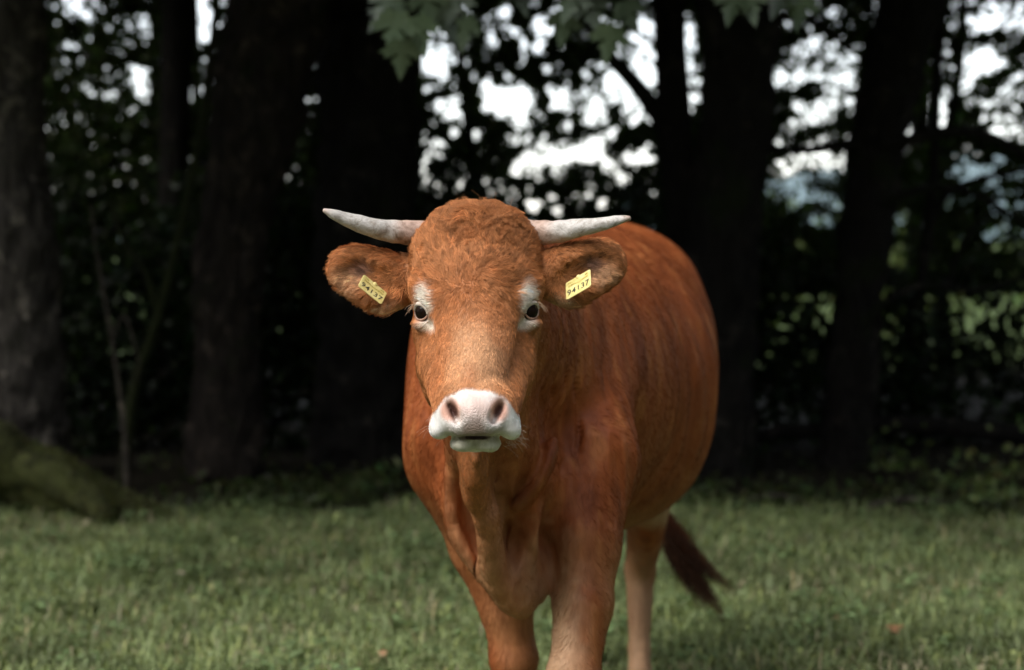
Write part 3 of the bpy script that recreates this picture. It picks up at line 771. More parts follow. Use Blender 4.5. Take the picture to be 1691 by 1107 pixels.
# ------------------------------------------------------------------ the cow: one continuous body grown from an implicit surface
class Field:
    def __init__(self):
        self.ops = []
    def add(self, kind, fn, k, lo, hi):
        self.ops.append((kind, fn, k, np.array(lo), np.array(hi)))
    def ell(self, c, r, k=0.03, kind='u', rot=None):
        c = np.array(c, float); r = np.array(r, float)
        M = np.eye(3) if rot is None else np.array(rot)          # rows are the ellipsoid's axes
        def fn(p):
            q = (p - c) @ M.T
            k0 = np.sqrt(((q / r) ** 2).sum(1)); k1 = np.sqrt(((q / (r * r)) ** 2).sum(1)) + 1e-9
            return k0 * (k0 - 1) / k1
        m = r.max() + 0.02
        self.add(kind, fn, k, c - m, c + m)
    def cap(self, a, b, ra, rb, k=0.03, kind='u', side=(1, 0, 0), capr=None):
        """Elliptic capsule from a to b: radii (along side, across side) at each end."""
        a = np.array(a, float); b = np.array(b, float)
        ra = np.array(ra if hasattr(ra, '__len__') else (ra, ra), float)
        rb = np.array(rb if hasattr(rb, '__len__') else (rb, rb), float)
        d = b - a; ln = np.linalg.norm(d); t = d / ln
        s = np.array(side, float); s = s - t * np.dot(s, t); s /= np.linalg.norm(s)
        u = np.cross(t, s)
        ca = ra.min() if capr is None else capr[0]
        cb = rb.min() if capr is None else capr[1]
        def fn(p):
            q = p - a
            w = q @ t
            h = np.clip(w / ln, 0, 1)
            ax = w - h * ln
            ps = (q @ s); pu = (q @ u)
            rs = ra[0] + (rb[0] - ra[0]) * h; ru = ra[1] + (rb[1] - ra[1]) * h; rx = ca + (cb - ca) * h
            k0 = np.sqrt((ps / rs) ** 2 + (pu / ru) ** 2 + (ax / rx) ** 2)
            k1 = np.sqrt((ps / rs ** 2) ** 2 + (pu / ru ** 2) ** 2 + (ax / rx ** 2) ** 2) + 1e-9
            return k0 * (k0 - 1) / k1
        m = max(ra.max(), rb.max()) + 0.02
        self.add(kind, fn, k, np.minimum(a, b) - m, np.maximum(a, b) + m)
    def chain(self, pts, radii, k=0.03, side=(1, 0, 0)):
        for i in range(len(pts) - 1):
            self.cap(pts[i], pts[i + 1], radii[i], radii[i + 1], k if i == 0 else 0.02, side=side)
    def eval(self, p, margin=0.16):
        out = np.full(len(p), 1.0)
        order = np.argsort(p[:, 1], kind='stable')
        for part in np.array_split(order, max(1, len(p) // 20000)):
            q = p[part]
            lo = q.min(0) - margin; hi = q.max(0) + margin
            d = np.full(len(q), 1.0)
            for kind, fn, k, blo, bhi in self.ops:
                if (blo > hi).any() or (bhi < lo).any():
                    continue
                e = fn(q)
                if kind == 'u':
                    h = np.maximum(k - np.abs(d - e), 0) / k
                    d = np.minimum(d, e) - h * h * k * 0.25
                else:
                    e = -e
                    h = np.maximum(k - np.abs(d - e), 0) / k
                    d = np.maximum(d, e) + h * h * k * 0.25
            out[part] = d
        return out

def surface_nets(field, xs, ys, zs, stride=4):
    nx, ny, nz = len(xs), len(ys), len(zs)
    cxs = np.arange(0, nx, stride); cys = np.arange(0, ny, stride); czs = np.arange(0, nz, stride)
    def mid(a, i):
        return 0.5 * (a[i] + a[np.minimum(i + stride, len(a) - 1)])
    gx, gy, gz = np.meshgrid(mid(xs, cxs), mid(ys, cys), mid(zs, czs), indexing='ij')
    hx = (xs[np.minimum(cxs + stride, nx - 1)] - xs[cxs]); hy = (ys[np.minimum(cys + stride, ny - 1)] - ys[cys]); hz = (zs[np.minimum(czs + stride, nz - 1)] - zs[czs])
    diag = 0.5 * np.sqrt(hx[:, None, None] ** 2 + hy[None, :, None] ** 2 + hz[None, None, :] ** 2)
    dc = field.eval(np.stack([gx.ravel(), gy.ravel(), gz.ravel()], 1), 0.3).reshape(gx.shape)
    D = np.repeat(np.repeat(np.repeat(dc, stride, 0), stride, 1), stride, 2)[:nx, :ny, :nz].astype(np.float32)
    act = np.abs(dc) < diag * 1.7 + 0.012
    bi, bj, bk = np.nonzero(act)
    o = np.arange(stride)
    I = (bi[:, None, None, None] * stride + o[None, :, None, None] + 0 * o[None, None, :, None] + 0 * o[None, None, None, :])
    J = (bj[:, None, None, None] * stride + o[None, None, :, None] + 0 * o[None, :, None, None] + 0 * o[None, None, None, :])
    K = (bk[:, None, None, None] * stride + o[None, None, None, :] + 0 * o[None, :, None, None] + 0 * o[None, None, :, None])
    I = I.ravel(); J = J.ravel(); K = K.ravel()
    ok = (I < nx) & (J < ny) & (K < nz)
    I, J, K = I[ok], J[ok], K[ok]
    D[I, J, K] = field.eval(np.stack([xs[I], ys[J], zs[K]], 1))
    S = D < 0
    cell = lambda i, j, k: (i.astype(np.int64) * ny + j) * nz + k
    ids = []; pos = []; quads = []
    for ax in range(3):
        sl0 = [slice(None)] * 3; sl1 = [slice(None)] * 3
        sl0[ax] = slice(0, -1); sl1[ax] = slice(1, None)
        i, j, k = np.nonzero(S[tuple(sl0)] != S[tuple(sl1)])
        i2, j2, k2 = i + (ax == 0), j + (ax == 1), k + (ax == 2)
        d0 = D[i, j, k]; d1 = D[i2, j2, k2]
        t = d0 / (d0 - d1)
        p = np.stack([xs[i] + t * (xs[i2] - xs[i]), ys[j] + t * (ys[j2] - ys[j]), zs[k] + t * (zs[k2] - zs[k])], 1)
        if ax == 0:
            c = [cell(i, j - 1, k - 1), cell(i, j, k - 1), cell(i, j, k), cell(i, j - 1, k)]
        elif ax == 1:
            c = [cell(i - 1, j, k - 1), cell(i - 1, j, k), cell(i, j, k), cell(i, j, k - 1)]
        else:
            c = [cell(i - 1, j - 1, k), cell(i, j - 1, k), cell(i, j, k), cell(i - 1, j, k)]
        for q in c:
            ids.append(q); pos.append(p)
        q = np.stack(c, 1)
        flip = d0 > 0
        q[flip] = q[flip][:, ::-1]
        quads.append(q)
    ids = np.concatenate(ids); pos = np.concatenate(pos); quads = np.concatenate(quads)
    u, inv = np.unique(ids, return_inverse=True)
    cnt = np.bincount(inv)
    V = np.stack([np.bincount(inv, weights=pos[:, a]) / cnt for a in range(3)], 1)
    return V, np.searchsorted(u, quads)

F = Field()
SYM = 787.0
def mx(px):
    return 2 * SYM - px
# --- trunk
F.cap((0.045, 4.42, 0.99), (0.175, 4.95, 0.975), (0.28, 0.34), (0.345, 0.37), 0.05, capr=(0.25, 0.3))
F.cap((0.175, 4.95, 0.975), (0.27, 5.38, 1.01), (0.345, 0.37), (0.31, 0.335), 0.05, capr=(0.3, 0.3))
F.ell((0.30, 5.58, 1.05), (0.265, 0.30, 0.285), 0.08)
F.cap((0.05, 4.38, 1.24), (0.27, 5.45, 1.255), (0.07, 0.085), (0.10, 0.08), 0.10)
F.ell((0.30, 5.50, 1.20), (0.20, 0.22, 0.14), 0.08)
F.ell((0.20, 5.05, 0.80), (0.29, 0.42, 0.24), 0.10)                 # belly
# --- chest and shoulders
F.ell(P(857, 665, 4.26), (0.225, 0.27, 0.35), 0.06)
F.cap(P(748, 560, 4.42), P(735, 745, 4.20), (0.085, 0.16), (0.093, 0.14), 0.07)
F.cap(P(955, 540, 4.42), P(985, 760, 4.12), (0.10, 0.16), (0.092, 0.125), 0.05)
F.ell(P(848, 842, 4.10), (0.115, 0.17, 0.145), 0.08)                 # breast
# --- fore leg nearer the camera
F.chain([P(975, 770, 4.10), P(962, 905, 3.99), P(962, 1000, 3.93), P(948, 1112, 3.88)],
        [(0.092, 0.13), (0.076, 0.095), (0.060, 0.072), (0.050, 0.056)], 0.05)
KN = P(946, 1125, 3.87)
F.chain([KN, (KN[0] - 0.005, 3.90, 0.17), (KN[0] - 0.008, 3.86, 0.075)], [(0.050, 0.055), (0.031, 0.037), (0.040, 0.045)], 0.03)
F.ell((KN[0] - 0.004, KN[1] - 0.012, KN[2] + 0.01), (0.045, 0.04, 0.05), 0.02)
# --- fore leg set back
F.chain([P(752, 775, 4.25), P(795, 900, 4.27), P(836, 1000, 4.26), P(848, 1078, 4.25)],
        [(0.085, 0.13), (0.072, 0.09), (0.058, 0.068), (0.050, 0.054)], 0.05)
KL = P(850, 1092, 4.25)
F.chain([KL, (KL[0] + 0.01, 4.28, 0.17), (KL[0] + 0.012, 4.25, 0.075)], [(0.050, 0.055), (0.031, 0.037), (0.040, 0.045)], 0.03)
F.ell((KL[0], KL[1] - 0.012, KL[2]), (0.045, 0.04, 0.05), 0.02)
# --- hind legs
for hx, yo in ((0.0, -0.14), (-0.20, 0.16)):
    F.chain([(0.405 + hx, 5.54 + 0.3 * yo, 0.93), (0.385 + hx, 5.46 + yo, 0.62), (0.372 + hx, 5.66 + yo, 0.36)],
            [(0.115, 0.19), (0.068, 0.10), (0.043, 0.058)], 0.07)
    F.chain([(0.372 + hx, 5.66 + yo, 0.36), (0.368 + hx, 5.60 + yo, 0.14), (0.368 + hx, 5.56 + yo, 0.075)],
            [(0.043, 0.055), (0.032, 0.038), (0.040, 0.046)], 0.02)
    F.ell((0.372 + hx, 5.70 + yo, 0.375), (0.03, 0.035, 0.05), 0.03)
# --- tail core
TAIL = spline([(0.33, 5.84, 1.24), (0.35, 5.93, 1.10), (0.385, 5.95, 0.85), P(1092, 850, 5.93), P(1112, 905, 5.93)], 9)
for i in range(8):
    F.cap(TAIL[i], TAIL[i + 1], 0.040 - 0.0032 * i, 0.040 - 0.0032 * (i + 1), 0.03 if i == 0 else 0.01)
# --- neck
F.cap(P(787, 520, 3.66), (0.025, 4.26, 1.07), (0.105, 0.13), (0.19, 0.26), 0.06)
F.cap(P(787, 640, 3.66), P(840, 840, 4.05), (0.07, 0.07), (0.13, 0.14), 0.08)
F.cap(P(787, 420, 3.70), (0.04, 4.38, 1.22), (0.08, 0.09), (0.10, 0.10), 0.08)
# --- dewlap: loose fold of skin that runs from the throat to the brisket
DW = spline([P(786, 735, 3.60), P(790, 800, 3.70), P(806, 880, 3.80), P(834, 948, 3.88), P(860, 990, 3.98)], 9)
for i in range(8):
    r0 = 0.013 + 0.0022 * i; r1 = 0.013 + 0.0022 * (i + 1)
    F.cap(DW[i], DW[i + 1], (r0, 0.04), (r1, 0.04), 0.06)
F.cap(P(860, 915, 3.96), P(872, 962, 4.10), (0.040, 0.06), (0.05, 0.06), 0.05)
for pts, r, dep in (([(745, 785, 3.86), (756, 872, 3.91), (783, 920, 3.93), (822, 968, 3.94), (858, 1008, 3.97)], 0.017, 0),
                    ([(785, 760, 3.665), (793, 817, 3.745), (809, 890, 3.825), (823, 944, 3.875), (853, 998, 3.935)], 0.015, 0),
                    ([(915, 730, 3.86), (893, 779, 3.835), (862, 826, 3.83), (830, 872, 3.845)], 0.015, 0),
                    ([(884, 830, 3.90), (877, 870, 3.915), (869, 935, 3.95), (865, 992, 3.98)], 0.016, 0)):
    c = spline([P(*q) for q in pts], 8)
    for i in range(7):
        f = 0.55 + 0.45 * math.sin(math.pi * (i + 0.5) / 7)
        F.cap(c[i], c[i + 1], r * f, r * f, 0.022)
for p, r in ((P(769, 845, 3.80), (0.018, 0.070, 0.075)), (P(846, 905, 3.825), (0.012, 0.045, 0.085)), (P(824, 795, 3.69), (0.014, 0.055, 0.050)), (P(908, 925, 3.885), (0.020, 0.06, 0.095))):
    F.ell(p, r, 0.045, 's')
# --- head
F.cap(P(SYM - 2, 414, 3.585), P(SYM, 480, 3.545), (0.121, 0.095), (0.121, 0.105), 0.03, capr=(0.062, 0.06))
F.ell(P(SYM, 380, 3.560), (0.050, 0.050, 0.024), 0.07)              # poll
F.cap(P(SYM, 490, 3.52), P(785, 640, 3.315), (0.100, 0.082), (0.050, 0.050), 0.035, capr=(0.06, 0.05))
F.cap(P(SYM, 470, 3.475), P(785, 640, 3.29), (0.052, 0.045), (0.030, 0.038), 0.04)       # bridge of the nose
F.cap(P(785, 620, 3.62), P(785, 715, 3.30), (0.078, 0.055), (0.042, 0.034), 0.04)        # jaw
for s in (0, 1):
    m = (lambda x: x) if s == 0 else mx
    F.cap(P(m(706), 480, 3.505), P(m(716), 497, 3.47), (0.028, 0.03), (0.026, 0.024), 0.025)     # brow
    F.cap(P(m(713), 545, 3.535), P(m(727), 610, 3.47), (0.036, 0.05), (0.034, 0.045), 0.03)      # cheek
    F.cap(P(m(727), 610, 3.47), P(m(742), 668, 3.33), (0.034, 0.045), (0.030, 0.034), 0.03)
    F.cap(P(m(718), 600, 3.62), P(m(728), 640, 3.55), (0.035, 0.05), (0.032, 0.045), 0.035)      # jowl
    F.ell(P(m(699), 534, 3.48), (0.022, 0.022, 0.012), 0.015)                                     # below the eye
    # ear: a cupped leaf on a short stalk
    ty = 0 if s == 0 else -10
    F.cap(P(m(690), 462 + ty, 3.60), P(m(650), 468 + ty, 3.585), (0.030, 0.035), (0.03, 0.045), 0.025, side=(0, 1, 0))
    sg = -1 if s == 0 else 1
    ax = np.array([sg * 0.93, 0.10, 0.24]); ax /= np.linalg.norm(ax)
    nn = np.array([sg * 0.22, -0.95, 0.0]); nn -= ax * np.dot(ax, nn); nn /= np.linalg.norm(nn)
    up = np.cross(nn, ax)
    E1 = P(m(594), 449 + ty, 3.58); E2 = P(m(632), 465 + ty, 3.58)
    F.ell(E1, (0.059, 0.047, 0.030), 0.02, rot=[ax, up, nn])
    F.ell(E2, (0.050, 0.053, 0.034), 0.03, rot=[ax, up, nn])
    F.ell(P(m(592), 452 + ty, 3.543), (0.042, 0.030, 0.028), 0.014, 's', rot=[ax, up, nn])
    F.ell(P(m(628), 472 + ty, 3.54), (0.034, 0.030, 0.020), 0.02, 's', rot=[ax, up, nn])
# muzzle
F.ell(P(785, 676, 3.262), (0.062, 0.055, 0.042), 0.025)
F.cap(P(752, 652, 3.268), P(818, 652, 3.268), (0.016, 0.034), (0.016, 0.034), 0.02, side=(0, 0, 1))
for s in (-1, 1):
    F.cap(P(785 + s * 46, 668, 3.268), P(785 + s * 56, 700, 3.275), (0.019, 0.036), (0.020, 0.040), 0.018)
    F.ell(P(785 + s * 60, 713, 3.275), (0.0155, 0.030, 0.0135), 0.010)                            # lip corner
    F.ell(P(785 + s * 20, 733, 3.275), (0.024, 0.032, 0.0145), 0.006)                             # chin
F.ell(P(785, 700, 3.236), (0.046, 0.030, 0.026), 0.02)
F.ell(P(785, 724.5, 3.205), (0.034, 0.045, 0.0034), 0.004, 's')                                   # mouth
for s in (-1, 1):                                                                                  # nostrils
    c = 785
    F.cap(P(c + s * 44, 660, 3.215), P(c + s * 29, 686, 3.200), (0.0045, 0.03), (0.0085, 0.035), 0.006, 's')
    F.cap(P(c + s * 47, 672, 3.213), P(c + s * 38, 686, 3.205), (0.012, 0.016), (0.010, 0.016), 0.010, 's')
# eye sockets
EYES = [P(703, 515, 3.474), P(871, 513, 3.474)]
EYER = 0.0195
for c, s in zip(EYES, (-1, 1)):
    F.ell(c + np.array([s * 0.0115, -0.0105, 0.001]), (0.0185, 0.0190, 0.0165), 0.008, 's')

def axis(segs):
    out = [segs[0][0]]
    for a, b, h in segs:
        n = max(1, int(round((b - a) / h)))
        out += list(np.linspace(a, b, n + 1)[1:])
    return np.array(out)
xs = axis([(-0.40, 0.27, 0.0042), (0.27, 0.60, 0.009)])
ys = axis([(3.12, 3.70, 0.0042), (3.70, 4.30, 0.007), (4.30, 6.06, 0.011)])
zs = axis([(0.02, 0.90, 0.009), (0.90, 1.43, 0.0042)])
V, Q = surface_nets(F, xs, ys, zs)
# --- loose skin: fine creases of the neck and breast as relief along the normal
def vert_normals(V, Q):
    a = V[Q[:, 2]] - V[Q[:, 0]]; b = V[Q[:, 3]] - V[Q[:, 1]]
    fn = np.cross(a, b)
    N = np.zeros_like(V)
    for c in range(4):
        for d in range(3):
            N[:, d] += np.bincount(Q[:, c], weights=fn[:, d], minlength=len(V))
    return N / (np.linalg.norm(N, axis=1, keepdims=True) + 1e-12)
N = vert_normals(V, Q)
HEADY = 3.72
def relief(V, N, pts, height, width, y0=3.60, y1=4.6, yw=0.12):
    """A fold (height > 0) or a crease (height < 0) of loose skin along a curve."""
    c = spline([P(*p) for p in pts], 40)
    dd = np.full(len(V), 1.0); f = np.zeros(len(V))
    sel = np.nonzero((V[:, 1] > y0) & (V[:, 1] < y1) & (N[:, 1] < 0.35))[0]
    W = V[sel]; d_ = np.full(len(W), 1.0); g_ = np.zeros(len(W))
    for i in range(40):
        e = np.sqrt((W[:, 0] - c[i, 0]) ** 2 + (W[:, 2] - c[i, 2]) ** 2 + yw * (W[:, 1] - c[i, 1]) ** 2)
        near = e < d_
        d_ = np.where(near, e, d_); g_ = np.where(near, math.sin(math.pi * (i + 0.5) / 40) ** 0.7, g_)
    V = V.copy()
    V[sel] += N[sel] * (1.65 * height * g_ * np.exp(-(d_ / width) ** 2))[:, None]
    return V
for pts, h, w in (
        ([(783, 752, 3.66), (792, 817, 3.74), (808, 890, 3.82), (822, 944, 3.87), (853, 1000, 3.93)], 0.020, 0.013),      # dewlap ridge
        ([(745, 790, 3.84), (756, 872, 3.90), (783, 920, 3.92), (822, 968, 3.93), (858, 1010, 3.96)], 0.020, 0.014),
        ([(768, 780, 3.76), (768, 842, 3.84), (784, 888, 3.87), (808, 935, 3.90)], -0.020, 0.012),
        ([(912, 735, 3.84), (893, 779, 3.82), (862, 826, 3.82), (830, 872, 3.84)], 0.016, 0.011),
        ([(882, 830, 3.88), (875, 870, 3.90), (868, 935, 3.94), (864, 992, 3.97)], 0.020, 0.013),
        ([(836, 860, 3.86), (845, 905, 3.90), (850, 955, 3.94)], -0.020, 0.012),
        ([(815, 775, 3.72), (828, 820, 3.78), (824, 850, 3.82)], -0.014, 0.010),
        ([(880, 850, 3.9), (905, 905, 3.96), (912, 960, 4.0)], -0.016, 0.013),
        ([(902, 560, 3.9), (914, 660, 3.9), (908, 750, 3.9), (878, 830, 3.9)], -0.010, 0.008),
        ([(922, 540, 3.9), (938, 660, 3.95), (932, 760, 3.95), (900, 840, 3.95)], -0.007, 0.006),
        ([(938, 560, 4.0), (956, 680, 4.0), (948, 780, 4.0), (920, 850, 4.0)], -0.008, 0.007),
        ([(962, 570, 4.1), (978, 680, 4.1), (972, 770, 4.1)], -0.006, 0.006),
        ([(990, 590, 4.1), (1002, 680, 4.1), (1000, 760, 4.1)], -0.005, 0.007),
        ([(890, 600, 3.85), (896, 690, 3.85), (886, 770, 3.85), (850, 830, 3.85)], -0.010, 0.007),
        ([(700, 640, 3.95), (694, 720, 4.0), (712, 800, 4.05)], -0.006, 0.010),
        ([(716, 700, 3.95), (722, 790, 3.98), (742, 850, 4.0)], -0.008, 0.009),
        ([(905, 900, 4.0), (935, 870, 4.0), (975, 860, 4.0)], -0.005, 0.008),
        ([(915, 925, 4.0), (945, 898, 4.0), (985, 885, 4.0)], -0.004, 0.007),
        ([(985, 500, 4.4), (1012, 600, 4.3), (1010, 690, 4.2), (990, 780, 4.1)], 0.010, 0.030),
        ([(1046, 640, 4.3), (1052, 740, 4.3), (1040, 840, 4.3)], -0.012, 0.022)):
    V = relief(V, N, pts, h, w)
    if abs(h) > 0.012:
        N = vert_normals(V, Q)
q = V.copy(); q[:, 2] *= 0.16
neck = sstep(3.70, 3.9, V[:, 1]) * (1 - sstep(4.15, 4.55, V[:, 1])) * sstep(0.62, 0.80, V[:, 2]) * sstep(-0.02, 0.06, V[:, 0])
V = V + N * (neck * 0.0030 * (1 - 2 * np.abs(vnoise(q, 26, 4))))[:, None]
body = sstep(3.8, 4.3, V[:, 1])
V = V + N * (body * 0.007 * vnoise(V, 5, 2))[:, None]
ribs = sstep(4.5, 4.65, V[:, 1]) * (1 - sstep(5.15, 5.3, V[:, 1])) * sstep(0.72, 0.85, V[:, 2]) * (1 - sstep(1.1, 1.22, V[:, 2]))
V = V + N * (ribs * 0.0045 * np.sin((V[:, 1] + 0.25 * V[:, 2]) * 62))[:, None]
V = V + N * ((1 - body) * 0.0012 * vnoise(V, 60, 6))[:, None]
# creases of the face: below the inner corners of the eyes, along the bridge of the nose, and above the brows
def crease(V, N, pts, depth, width):
    c = spline([P(*p) for p in pts], 24)
    dd = np.full(len(V), 1.0)
    f = np.zeros(len(V))
    for i in range(24):
        e = np.sqrt((V[:, 0] - c[i, 0]) ** 2 + (V[:, 2] - c[i, 2]) ** 2 + 0.15 * (V[:, 1] - c[i, 1]) ** 2)
        near = e < dd
        dd = np.where(near, e, dd); f = np.where(near, math.sin(math.pi * (i + 0.5) / 24) ** 0.6, f)
    return V - N * (depth * f * np.exp(-(dd / width) ** 2) * (N[:, 1] < 0.2) * (V[:, 1] < 3.75))[:, None]
for s in (0, 1):
    m = (lambda x: x) if s == 0 else mx
    V = crease(V, N, [(m(706), 530, 3.45), (m(721), 552, 3.44), (m(729), 590, 3.40), (m(737), 625, 3.34)], 0.0125, 0.0085)
    V = crease(V, N, [(m(722), 470, 3.47), (m(727), 500, 3.45), (m(722), 535, 3.44)], 0.0060, 0.0045)
    V = crease(V, N, [(m(736), 475, 3.46), (m(740), 505, 3.44), (m(733), 540, 3.43)], 0.0045, 0.0045)
    V = crease(V, N, [(m(712), 655, 3.30), (m(722), 690, 3.27), (m(718), 706, 3.26)], 0.0025, 0.004)
N = vert_normals(V, Q)

# --- coat colours (the animal's own markings, plus some painted sheen and shade)
RUST = np.array((0.275, 0.071, 0.019)); DEEP = np.array((0.165, 0.039, 0.011)); TAN = np.array((0.405, 0.168, 0.063))
PALE = np.array((0.52, 0.33, 0.19)); WHITE = np.array((0.80, 0.76, 0.70)); CREAM = np.array((0.74, 0.66, 0.55)); PINK = np.array((0.62, 0.34, 0.26)); DARK = np.array((0.10, 0.06, 0.045))
MUZ = P(785, 690, 3.25)
def mixc(c, t, w):
    return c * (1 - w[:, None]) + np.asarray(t)[None, :] * w[:, None]
def blob(p, c, r, soft=0.35, seed=1, nz=0.18):
    d = np.sqrt((((p - c) / np.array(r)) ** 2).sum(1)) + nz * vnoise(p, 60, seed)
    return 1 - sstep(1 - soft, 1 + soft, d)
def coat(p):
    n = len(p)
    c = np.repeat(RUST[None, :], n, 0)
    big = vnoise(p, 5, 21) * 0.5 + vnoise(p, 13, 22) * 0.5
    c = mixc(c, DEEP, sstep(0.0, 0.8, big) * 0.55)
    st_ = vnoise(p * np.array([1, 1, 0.16]), 34, 23) * 0.6 + vnoise(p * np.array([1, 1, 0.16]), 75, 24) * 0.4
    c = mixc(c, np.array((0.42, 0.150, 0.045)), sstep(0.05, 0.6, st_) * 0.55)  # streaks of lighter hair that also stand in for the coat's sheen
    c = mixc(c, DEEP * 0.8, sstep(0.05, 0.6, -st_) * 0.45)
    head = 1 - sstep(3.64, 3.80, p[:, 1] - 0.25 * np.maximum(0, p[:, 2] - 1.28))
    c = mixc(c, TAN, head * 0.85)
    c = mixc(c, np.array((0.52, 0.285, 0.145)), blob(p, P(785, 585, 3.28), (0.05, 0.10, 0.080), 0.7) * 0.85)
    c = mixc(c, np.array((0.36, 0.125, 0.04)), head * sstep(0.0, 0.7, vnoise(p, 22, 31)) * 0.5)
    # pale inside of the legs and the breast, fore leg and dewlap highlights painted in
    leg = (1 - sstep(0.52, 0.78, p[:, 2] + 0.30 * sstep(4.9, 5.2, p[:, 1]))) * sstep(3.6, 3.8, p[:, 1])
    c = mixc(c, np.array((0.44, 0.20, 0.085)), leg * 0.8 * sstep(-0.6, 0.5, vnoise(p, 9, 35)))
    c = mixc(c, PALE, blob(p, (KN[0] - 0.045, 3.87, 0.46), (0.062, 0.10, 0.24), 0.6) * 0.75)
    c = mixc(c, np.array((0.50, 0.26, 0.125)), blob(p, P(795, 885, 3.82), (0.07, 0.12, 0.17), 0.7) * 0.60)
    c = mixc(c, PALE, blob(p, (0.40, 5.3, 0.56), (0.09, 0.12, 0.04), 0.6) * 0.8)
    hl = blob(p, (0.37, 5.5, 0.12), (0.12, 0.3, 0.30), 0.6)
    c = mixc(c, PALE * 0.8, hl * 0.7)
    # rings of white round the eyes
    for e, s in zip(EYES, (-1, 1)):
        c = mixc(c, CREAM, blob(p, e + np.array([-s * 0.004, -0.005, 0.020]), (0.018, 0.045, 0.026), 0.5, 41, 0.35))
        c = mixc(c, CREAM, blob(p, e + np.array([-s * 0.009, -0.012, -0.021]), (0.022, 0.04, 0.012), 0.6, 42, 0.3) * 0.8)
        c = mixc(c, PINK * 0.8, blob(p, e + np.array([s * 0.010, -0.008, -0.002]), (0.017, 0.022, 0.015), 0.2, 43))
    # ears: paler at the root and inside
    for s in (0, 1):
        m = (lambda x: x) if s == 0 else mx
        ty = 0 if s == 0 else -10
        c = mixc(c, TAN * 0.82, blob(p, P(m(607), 455 + ty, 3.58), (0.085, 0.08, 0.075), 0.3) * 0.8)
        c = mixc(c, PALE * 1.05, blob(p, P(m(652), 512 + ty, 3.55), (0.024, 0.05, 0.020), 0.5) * 0.9)
        c = mixc(c, PALE * 0.9, blob(p, P(m(583), 462 + ty, 3.56), (0.030, 0.03, 0.022), 0.6) * 0.55)
        c = mixc(c, PINK * 0.35, blob(p, P(m(600), 446 + ty, 3.56), (0.020, 0.03, 0.012), 0.6) * 0.8)
    # white muzzle, pink nose
    zt = P(785, 640, 3.27)[2]
    dx = np.abs(p[:, 0] - MUZ[0])
    mz = (1 - sstep(-0.005, 0.005, p[:, 2] - zt + 4 * dx ** 2 + 900 * dx ** 4 + 0.003 * vnoise(p, 70, 51))) * (1 - sstep(3.325, 3.345, p[:, 1] + 0.006 * vnoise(p, 50, 52)))
    c = mixc(c, WHITE, mz)
    c = mixc(c, np.array((0.68, 0.48, 0.41)), blob(p, P(785, 672, 3.21), (0.040, 0.04, 0.028), 0.6, 54, 0.3) * 0.85 * mz)
    c = mixc(c, np.array((0.24, 0.165, 0.125)), blob(p, P(785, 716, 3.21), (0.046, 0.05, 0.020), 0.8, 53, 0.45) * 0.95 * mz)
    for s in (-1, 1):
        c = mixc(c, np.array((0.64, 0.32, 0.22)), blob(p, P(785 + s * 42, 677, 3.22), (0.017, 0.03, 0.020), 0.35) * 0.9)
        c = mixc(c, np.array((0.05, 0.018, 0.014)), blob(p, P(785 + s * 35, 675, 3.240), (0.012, 0.020, 0.018), 0.4) * 0.95)  # shade inside the nostrils painted into the colour
        c = mixc(c, np.array((0.38, 0.35, 0.23)), blob(p, P(785 + s * 20, 735, 3.26), (0.026, 0.05, 0.013), 0.3) * 0.7)  # greenish lower lip, darkened to carry its shade
    c = mixc(c, np.array((0.05, 0.025, 0.02)), blob(p, P(785, 724.5, 3.235), (0.036, 0.03, 0.0045), 0.3) * 0.9)  # dark of the mouth slit painted in
    return np.clip(c, 0.004, 0.9)
C = coat(V)

hide, n_, l_, b_ = new_mat('hide')
at = n_.new('ShaderNodeAttribute'); at.attribute_name = 'Col'
tc = n_.new('ShaderNodeTexCoord')
mp = n_.new('ShaderNodeMapping'); mp.inputs['Scale'].default_value = (1.0, 1.0, 0.22)
l_.new(tc.outputs['Object'], mp.inputs['Vector'])
ns = noise_node(n_, l_, 130, 5, 0.65, mp.outputs[0], 0.4)
nb = noise_node(n_, l_, 14, 4, 0.6, mp.outputs[0], 0.3)
mr = n_.new('ShaderNodeMapRange'); mr.inputs['From Min'].default_value = 0.3; mr.inputs['From Max'].default_value = 0.7; mr.inputs['To Min'].default_value = 0.86; mr.inputs['To Max'].default_value = 1.12
l_.new(ns.outputs['Fac'], mr.inputs['Value'])
mr2 = n_.new('ShaderNodeMapRange'); mr2.inputs['From Min'].default_value = 0.3; mr2.inputs['From Max'].default_value = 0.7; mr2.inputs['To Min'].default_value = 0.8; mr2.inputs['To Max'].default_value = 1.2
l_.new(nb.outputs['Fac'], mr2.inputs['Value'])
mu = n_.new('ShaderNodeMath'); mu.operation = 'MULTIPLY'
l_.new(mr.outputs[0], mu.inputs[0]); l_.new(mr2.outputs[0], mu.inputs[1])
mc = n_.new('ShaderNodeVectorMath'); mc.operation = 'SCALE'
l_.new(at.outputs['Color'], mc.inputs[0]); l_.new(mu.outputs[0], mc.inputs['Scale'])
l_.new(mc.outputs[0], b_.inputs['Base Color'])
pad = n_.new('ShaderNodeAttribute'); pad.attribute_name = 'Pad'
rr_ = n_.new('ShaderNodeMapRange'); rr_.inputs['To Min'].default_value = 0.54; rr_.inputs['To Max'].default_value = 0.27
l_.new(pad.outputs['Fac'], rr_.inputs['Value']); l_.new(rr_.outputs[0], b_.inputs['Roughness'])
sp_ = n_.new('ShaderNodeMapRange'); sp_.inputs['To Min'].default_value = 0.19; sp_.inputs['To Max'].default_value = 0.45
l_.new(pad.outputs['Fac'], sp_.inputs['Value']); l_.new(sp_.outputs[0], b_.inputs['Specular IOR Level'])
peb = n_.new('ShaderNodeTexVoronoi'); peb.inputs['Scale'].default_value = 380
